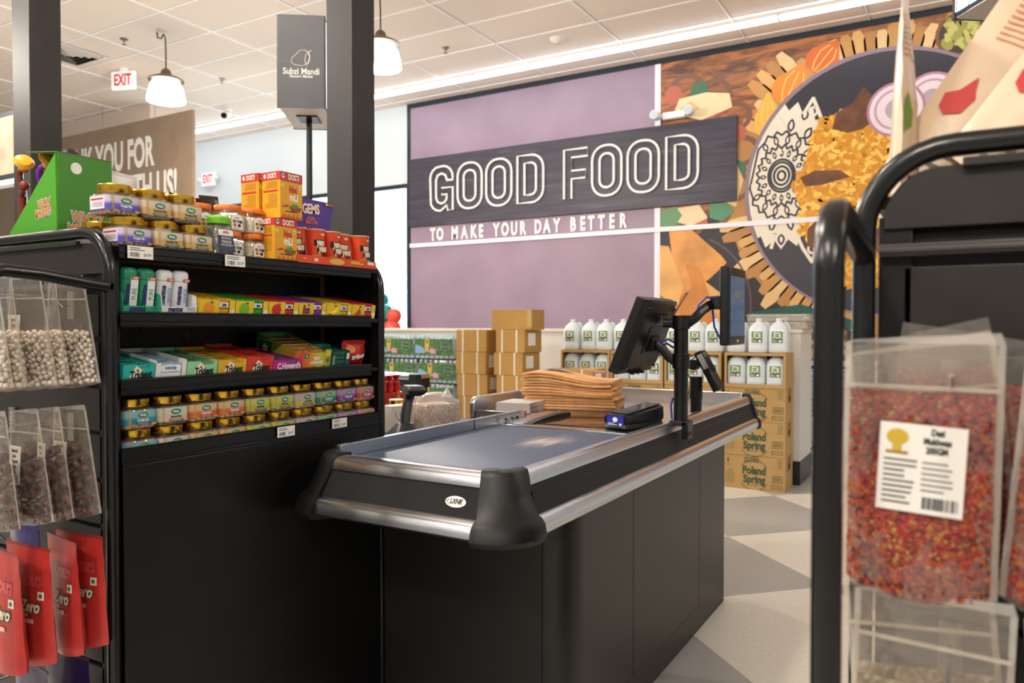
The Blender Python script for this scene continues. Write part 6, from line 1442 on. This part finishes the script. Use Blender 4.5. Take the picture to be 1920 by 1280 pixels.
text('Isis D', .020, flat('#8a2f2a'), mbx, (0, -.0306, .068), shear=.3, xs=.8); text('0', .012, flat('#c98a2a'), mbx, (0, -.0306, .050)); text('MOUTH FRESH', .012, flat('#b5382c'), mbx, (0, -.0306, .034), xs=.72, bold=.0004); text('CANDY', .010, flat('#6a3a30'), mbx, (0, -.0306, .018), xs=.72)
arc_ = M(); arc_.tube([(.04*math.cos(R(a)), -.0306, .085 + .045*math.sin(R(a))) for a in range(190, 351, 20)], .0008, 4); arc_.obj('printed_arc', flat('#8a2f2a'), mbx)
rcb = thing('red_candy_box', 'red patterned carton under the red wrapped candies', 'box', (-2.09, 2.535, .865), R(86))
M().box(-.09, .06, -.05, .05, 0, .125).obj('carton', cells('red_pattern', ['#b51f1c', '#c22a20', '#c98a2a', '#a81c1a', '#b5241f'], 60, .4, bump=0), rcb, bevel=.001)
RFO = mat('red_foil', '#c2262c', .22, .3, noise=.5, nscale=45, bump=.8, bscale=60)
for k in range(6):
    a = k % 3; t = thing('red_candy', 'red foil wrapped candy standing in the red carton, %s' % ('front left', 'front middle', 'front right', 'back left', 'back middle', 'back right')[k], 'candy', (-2.115 + .042*(1 - k//3), 2.475 + .045*a + .012*(k//3), .991), R(20*k), 'red foil candies')
    b = M(); b.lathe([(.016, 0), (.019, .015), (.017, .038), (.007, .046)], 10); b.obj('candy', RFO, t); b = M(); b.lathe([(.006, .045), (.014, .058), (.020, .070), (.001, .066)], 9); b.obj('twist', RFO, t)
# far checkout counter glimpsed behind
c2 = thing('checkout_counter', 'far checkout counter glimpsed behind the red candies', 'checkout', (-3.46, 4.5, 0))
M().box(-.9, -.05, .02, .22, 0, .80).obj('cabinet', CABP, c2); M().box(-.95, -.04, .0, .24, .80, .87).obj('panel', TEXPAN, c2, bevel=.004); M().box(-.95, -.04, -.01, .24, .87, .905).obj('rail', STEELX, c2, bevel=.006)
b = M(); b.loft([[(x, y, z) for x, y in rr(.10, .10, .04, 4)] for z in (.74,)] + [[(x*.85, y*.85, z) for x, y in rr(.10, .10, .04, 4)] for z in (.90, .912)]); b.obj('corner_bumper', RUBBER, c2)

# ================================================================ STOCK ALONG THE PARTITION
# gallon jugs
JUG = bpy.data.materials.new('jug_plastic'); JUG.use_nodes = True; jb = JUG.node_tree.nodes['Principled BSDF']
jb.inputs['Base Color'].default_value = (.84, .91, .94, 1); jb.inputs['Roughness'].default_value = .28; jb.inputs['Subsurface Weight'].default_value = .35; jb.inputs['Subsurface Radius'].default_value = (.05, .05, .05); jb.inputs['Alpha'].default_value = .80
GRL = flat('#2f5a3a')
jg = thing('water_jug', 'gallon jug of spring water', 'water jug', (0, 0, 0), 0, 'gallon jugs of spring water')
b = M(); b.rrbox(.145, .145, [(.90, 0), (1, .008), (1, .05), (.98, .06), (1, .07), (1, .160), (.95, .182), (.78, .212), (.46, .234), (.27, .243), (.25, .245)], .04, 4); b.obj('jug', JUG, jg, smooth=50)
b = M(); b.lathe([(.019, .244), (.021, .247), (.021, .262), (.018, .265), (.001, .2655)], 16); b.obj('cap', mat('jug_cap', '#e4ebee', .4), jg)
b = M(); b.tube([(.035, .02, .235), (.055, .03, .225), (.066, .036, .19), (.068, .036, .15)], .011, 8); b.obj('handle', JUG, jg)
lo = M().box(-.040, .040, -.0742, -.0726, .055, .140).obj('label', flat('#5a8a3c'), jg, (0, 0, .024))
rect(lo, flat('#2a5a38'), -.040, .040, .055, .082, -.0745); b = M(); b.add([(x, -.0748, z) for x, z in ((-.024, .094), (.0, .088), (.026, .094), (.026, .128), (-.024, .134))], [tuple(range(5))]); b.obj('shield', WHITE, lo)
text('Poland', .018, GRL, lo, (0, -.0752, .118), xs=.66, bold=.0012, roll=.06); text('Spring', .018, GRL, lo, (0, -.0752, .103), xs=.66, bold=.0012, roll=.06)
rect(lo, WHITE, .012, .032, .060, .074, -.0748); disc(lo, flat('#c86a8a'), .03, .090, -.0747, .009, .006); disc(lo, flat('#d9c84a'), -.03, .088, -.0747, .007, .005); lines(lo, WHITE, -.036, .006, .060, .076, -.0748, 3, .4)
first_jug = [True]
def place_jug(x, y, z, label):
    if first_jug[0]: first_jug[0] = False; jg.location = (x, y, z); jg['label'] = label; return jg
    return dup(jg, (x, y, z), 0, label)
# cases of jugs
CX_ = [-2.81, -2.34, -1.865, -1.375]; CWD = .462; YC_ = 6.05
GRP = mat('case_print_green', '#3a4f34', .7)
def case_print(t, w, h):
    y = -.0012
    text('Poland', .082, GRP, t, (.0, y, h*.56), xs=.80, bold=.004); text('Spring', .082, GRP, t, (.0, y, h*.30), xs=.80, bold=.004)
    b = M(); b.tube([(.115*math.cos(R(a)), y, h*.43 + .118*math.sin(R(a))) for a in range(35, 150, 10)], .0022, 4); b.tube([(.115*math.cos(R(a)), y, h*.43 + .118*math.sin(R(a))) for a in range(215, 330, 10)], .0022, 4); b.obj('printed_arc', GRP, t)
    text('EST 1845', .018, GRP, t, (0, y, h*.14), xs=.8); text('6', .055, GRP, t, (-w*.43, y, h*.84), bold=.001); text('GALLON', .014, GRP, t, (-w*.42, y, h*.69), xs=.8)
    text('100% NATURAL', .024, GRP, t, (-.02, y, h*.92), xs=.7, bold=.0006); text('SPRING WATER', .024, GRP, t, (-.02, y, h*.83), xs=.7, bold=.0006)
    for k, s_ in enumerate(('DO NOT', 'DOUBLE', 'STACK', 'PALLETS')): text(s_, .017, GRP, t, (w*.42, y, h*(.92 - .07*k)), xs=.6)
    b = M()
    for x0, x1, z0, z1 in ((w*.30, w*.46, h*.26, h*.46), (w*.28, w*.46, h*.08, h*.19)):
        for a, bb, c, d in ((x0, x1, z0, z0 + .004), (x0, x1, z1 - .004, z1), (x0, x0 + .004, z0, z1), (x1 - .004, x1, z0, z1)): b.quad((a, y, c), (bb, y, c), (bb, y, d), (a, y, d))
        q = x0 + .012
        while q < x1 - .014: b.quad((q, y, z0 + .012), (q + .005, y, z0 + .012), (q + .005, y, z1 - .012), (q, y, z1 - .012)); q += .0105
    o = b.obj('printed_barcode', GRP, t); o['kind'] = 'stuff'
    b = M(); b.add([(-w*.40 + x*.5, y, h*.36 + z*.5) for x, z in ((-.07, -.11), (.07, -.11), (.07, .05), (.02, .11), (-.02, .11), (-.07, .05))], [tuple(range(6))]); b.obj('printed_jug', mat('case_print_pale', '#9a8350', .7), t)
cs0 = None; colw = ['leftmost column', 'second column from the left', 'third column from the left', 'rightmost column']
for ci, cx_ in enumerate(CX_):
    for r_ in range(3):
        lb_ = 'printed cardboard case of water jugs, %s, %s' % (('on the floor', 'in the middle', 'under the open case')[r_], colw[ci])
        zz = (.0, .263, .526)[r_]; hh = .262
        if cs0 is None:
            cs0 = thing('water_case', lb_, 'cardboard case', (cx_, YC_, zz), 0, 'closed cases of spring water'); M().box(-CWD/2, CWD/2, 0, .30, 0, hh).obj('case', CARD, cs0, bevel=.003)
            case_print(cs0, CWD, hh); M().box(CWD/2 - .001, CWD/2 + .0012, .11, .19, hh*.62, hh*.76).obj('hand_hole', mat('hole_dark', '#3a2a18', .8), cs0); M().box(CWD/2 - .001, CWD/2 + .0008, .09, .21, hh*.55, hh*.98).obj('side_flap', CARDD, cs0)
        else: dup(cs0, (cx_, YC_ + .004*((ci + r_) % 2), zz), 0, lb_)
    t = thing('open_water_case', 'cardboard case cut open at the front with three jugs inside, %s' % colw[ci], 'cardboard case', (cx_, YC_, .789), 0, 'open cases of spring water')
    hh = .270; w = CWD
    M().box(-w/2, w/2, 0, .30, 0, .006).obj('bottom', CARD, t); M().box(-w/2, w/2, 0, .30, hh - .005, hh).obj('top', CARD, t, bevel=.001); M().box(-w/2, w/2, .295, .30, .006, hh - .005).obj('back', CARDD, t)
    for s_ in (-1, 1): M().box(s_*(w/2 - .0025) - .0025, s_*(w/2 - .0025) + .0025, 0, .295, .006, hh - .005).obj('side', CARD, t)
    M().box(-w/2, w/2, -.004, .0, -.0, .030).obj('front_lip', CARD, t); M().box(-w/2, w/2, -.004, 0, hh - .022, hh).obj('front_lip', CARD, t)
    for s_ in (-1, 1): M().box(s_*(w/2 - .009) - .009, s_*(w/2 - .009) + .009, -.004, 0, .03, hh - .022).obj('front_lip', CARD, t)
    for k in range(3):
        place_jug(cx_ - .150 + .150*k, YC_ + .082, .796, 'water jug inside the open case, %s, %s' % (('left one', 'middle one', 'right one')[k], colw[ci]))
        place_jug(cx_ - .155 + .158*k + .01*(k % 2), YC_ + .085 + .012*((k + ci) % 2), 1.0595, 'water jug on top of the cases, %s, %s' % (('left one', 'middle one', 'right one')[k], colw[ci]))
# strapped brown boxes on pallets
STRAP = mat('white_strap', '#e4dccb', .5)
def brown_stack(x0, w, d, y0, n, zs, hts, word, tops=None):
    pl = thing('pallet', 'wooden pallet under the %s' % word, 'pallet', (x0, y0, 0))
    for k in range(5): M().box(0, w, d*k/5 + .01, d*k/5 + d/5 - .015, .095, .115).obj('plank', mat('pallet_wood', '#9a7a4e', .8), pl)
    for k in range(3): M().box(w*k/2*.82, w*k/2*.82 + w*.18, 0, d, 0, .095).obj('block', mat('pallet_wood', '#9a7a4e', .8), pl)
    z = .116
    for i in range(n):
        rnd3 = random.Random(i*7 + int(x0*100)); dx = rnd3.uniform(-.02, .02)
        t = thing('brown_box', 'strapped brown cardboard box, %s of the %s' % (['bottom', 'second from the bottom', 'third from the bottom', 'fourth from the bottom', 'fifth from the bottom', 'topmost closed layer', 'loose top box'][i] if i < n - 1 else 'top', word), 'cardboard box', (x0 + dx, y0 + rnd3.uniform(-.01, .01), z), rnd3.uniform(-.02, .02), 'strapped brown boxes')
        h = hts; M().box(0, w, 0, d, 0, h - .002).obj('carton', mat('brown_carton_plain', '#b48a48', .75, noise=.06, nscale=7), t, bevel=.003)
        for q in (.22, .72):
            b = M(); b.box(w*q - .007, w*q + .007, -.0016, .0, 0, h - .002); b.box(w*q - .007, w*q + .007, -.0016, d, h - .002, h - .0008); b.obj('strap', STRAP, t)
        if rnd3.random() < .75: lo_ = M().box(w + .0005, w + .002, d*.2, d*.62, h*.3, h*.85).obj('sticker', WHITE, t)
        M().box(w*.45, w + .001, d*.47, d*.53, h - .002, h - .0012).obj('tape', mat('tape_tan', '#c2a468', .3), t)
        z += h
    return z
brown_stack(-3.70, .30, .26, 5.40, 6, 0, .1865, 'left box stack')
zt = brown_stack(-3.32, .27, .30, 5.40, 6, 0, .1865, 'right box stack')
t = thing('brown_box', 'loose brown cardboard box lying crosswise on top of the right box stack', 'cardboard box', (-3.37, 5.42, zt), R(2), 'strapped brown boxes'); M().box(0, .37, 0, .24, 0, .165).obj('carton', mat('brown_carton_plain', '#b48a48', .75, noise=.06, nscale=7), t, bevel=.003); M().box(.33, .372, -.0012, .01, .02, .16).obj('tape', mat('tape_tan', '#c2a468', .3), t)
brown_stack(-2.76, .32, .28, 5.42, 4, 0, .203, 'low stack behind the paper bags')
# shrink-wrapped bottle packs
WRAP = film('shrink_wrap', '#f4faff', .05, .07, .10)
wp = thing('water_pack', 'shrink-wrapped pack of small water bottles', 'bottle pack', (0, 0, 0), 0, 'shrink-wrapped bottle packs')
PW, PD, PH = .47, .30, .235
WB_ = mat('bottle_water', '#b9c6c8', .2, noise=.2, nscale=40)
for k in range(8):
    x = -PW/2 + PW/8*(k + .5); b = M(); b.lathe([(.024, 0), (.027, .01), (.027, .06), (.025, .07), (.027, .08), (.027, .15), (.018, .188), (.0115, .20), (.0115, .208)], 10, (x, .03, 0)); b.obj('bottle', WB_, wp); b = M(); b.lathe([(.013, .206), (.013, .222), (.001, .223)], 10, (x, .03, 0)); b.obj('cap', mat('bottle_cap_white', '#e6eaec', .4), wp)
M().box(-PW/2 + .004, PW/2 - .004, .06, PD - .006, .004, .19).obj('bottles_behind', mat('bottles_mass', '#8f9c9c', .3, noise=.45, nscale=30), wp)
b = M(); b.rrbox(PW, PD, [(.98, 0), (1, .006), (1, .18), (.97, .222), (.95, .226)], .025, 3, (0, PD/2, 0)); b.obj('shrink_film', WRAP, wp, smooth=50)
y = -.0022; FOR = mat('print_forest', '#456c3c', .4, noise=.75, nscale=30)
pf = rect(wp, FOR, -PW/2 + .006, PW/2 - .006, .030, .190, y, 'printed_film')
def pp_(pts, m_): b = M(); b.add([(x, y - .0006, z) for x, z in pts], [tuple(range(len(pts)))]); return b.obj('printed_shape', m_, pf)
pp_([(-.22, .05), (-.10, .05), (-.12, .10), (-.20, .135), (-.22, .12)], flat('#7f9ac8')); pp_([(-.02, .045), (.03, .05), (.02, .09), (-.03, .10), (-.055, .07)], flat('#d08aa8'))
pp_([(-.105, .06), (-.06, .06), (-.05, .185), (-.10, .185)], flat('#c9a23a')); pp_([(-.10, .06), (-.065, .06), (-.075, .12), (-.09, .12)], flat('#e2e6dc')); pp_([(.075, .075), (.14, .055), (.205, .075), (.205, .165), (.075, .175)], flat('#2f5a38')); pp_([(.085, .085), (.14, .068), (.195, .085), (.195, .155), (.085, .165)], flat('#dfe6d6'))
text('40', .034, flat('#3a3a22'), pf, (-.077, y - .0012, .160), bold=.002); text('Poland', .047, flat('#2f5a38'), pf, (.14, y - .0014, .139), xs=.68, bold=.0022); text('Spring', .047, flat('#2f5a38'), pf, (.14, y - .0014, .100), xs=.68, bold=.0022)
first = True
for ci in range(3):
    for r_ in range(5):
        lb_ = 'shrink-wrapped pack of water bottles, %s of the stack, %s' % (('bottom layer', 'second layer', 'third layer', 'fourth layer', 'top layer')[r_], ('left column', 'middle column', 'right column beside the boxes')[ci])
        p_ = (-5.39 + .478*ci + (.03 if r_ % 2 else 0), 6.06 + .006*(r_ % 2), .002 + .237*r_)
        if first: first = False; wp.location = p_; wp['label'] = lb_
        else: dup(wp, p_, 0, lb_)
# clear trays on the partition
for k in range(2):
    t = thing('clear_tray', 'clear plastic lidded tray on the partition end, %s' % ('lower one', 'upper one')[k], 'tray', (-1.30, 6.66, 1.2405 + .062*k), R(2*k), 'clear trays on the partition')
    b = M(); b.rrbox(.47 + .02*k, .34, [(.92, 0), (1, .004), (1.0, .045), (1.03, .05), (1.03, .055), (.98, .061)], .02, 3); b.obj('tray', film('tray_film', '#f2ede4', .30, .2, .12), t, smooth=40); M().box(-.22, .22, -.172, -.170, .046, .054).obj('rim', mat('tray_rim', '#e2ddd4', .3), t)
# shopping cart beyond the partition end
ct = thing('shopping_cart', 'dark wire shopping cart glimpsed beyond the partition end', 'shopping cart', (-1.00, 7.30, 0))
CW_ = mat('cart_wire', '#2c3036', .35, .5)
bk = M()
for k in range(9): z = .46 + .05*k; bk.tube([(-.20, 0, z), (.30, 0, z), (.30, .75, z), (-.20, .75, z)], .0035, 5, closed=True)
for k in range(9): x = -.20 + .5*k/8; bk.tube([(x, 0, .46), (x, 0, .87)], .003, 5)
bk.obj('basket', CW_, ct)
for x in (-.18, .28): M().tube([(x, -.02, .87), (x, .0, .50), (x, .05, .14), (x, .8, .14)], .011, 8).obj('frame', CW_, ct)
for x in (-.18, .28):
    for y_ in (.06, .78): M().cyl((x - .012, y_, .06), (x + .012, y_, .06), .06, 14).obj('wheel', BLKPL, ct)
M().tube([(-.20, -.05, .90), (.30, -.05, .90)], .014, 8).obj('handle', mat('cart_handle', '#2a3a5a', .4), ct)
# balloons by the window
for k, (x, y_, z, r, c) in enumerate(((-7.10, 8.45, 1.62, .12, 0), (-7.00, 8.40, 1.45, .13, 0), (-6.84, 8.42, 1.40, .11, 1), (-6.86, 8.40, 1.22, .13, 1), (-7.08, 8.42, 1.24, .13, 0), (-6.76, 8.45, 1.10, .12, 1), (-7.18, 8.44, 1.44, .12, 0), (-6.95, 8.36, 1.04, .13, 0), (-7.2, 8.4, 1.10, .13, 1))):
    t = thing('balloon', '%s balloon in the cluster by the window, %s' % (('teal', 'coral red')[c], ['topmost', 'upper middle', 'upper one', 'middle one', 'lower middle', 'outer one', 'behind at the left', 'low one', 'low at the left'][k]), 'balloon', (x, y_, z), 0, 'balloons by the window')
    b = M(); b.lathe([(.001, -r*1.12), (r*.35, -r*.98), (r*.8, -r*.55), (r, .05*r), (r*.85, r*.6), (r*.45, r*.93), (.001, r)], 16); b.obj('balloon', mat('balloon_%d' % c, ('#1f8a8a', '#e0523c')[c], .25), t, smooth=80)
    M().lathe([(.001, -r*1.12), (.012, -r*1.22), (.001, -r*1.2)], 8).obj('knot', mat('balloon_%d' % c, '#1f8a8a', .25), t)
bs = thing('balloon_stand', 'thin white pole stand that carries the balloons', 'stand', (-6.98, 8.42, 0)); M().cyl((0, 0, 0), (0, 0, .96), .012, 8).obj('pole', FIXW, bs); M().cyl((0, 0, 0), (0, 0, .02), .16, 16).obj('foot', FIXW, bs)
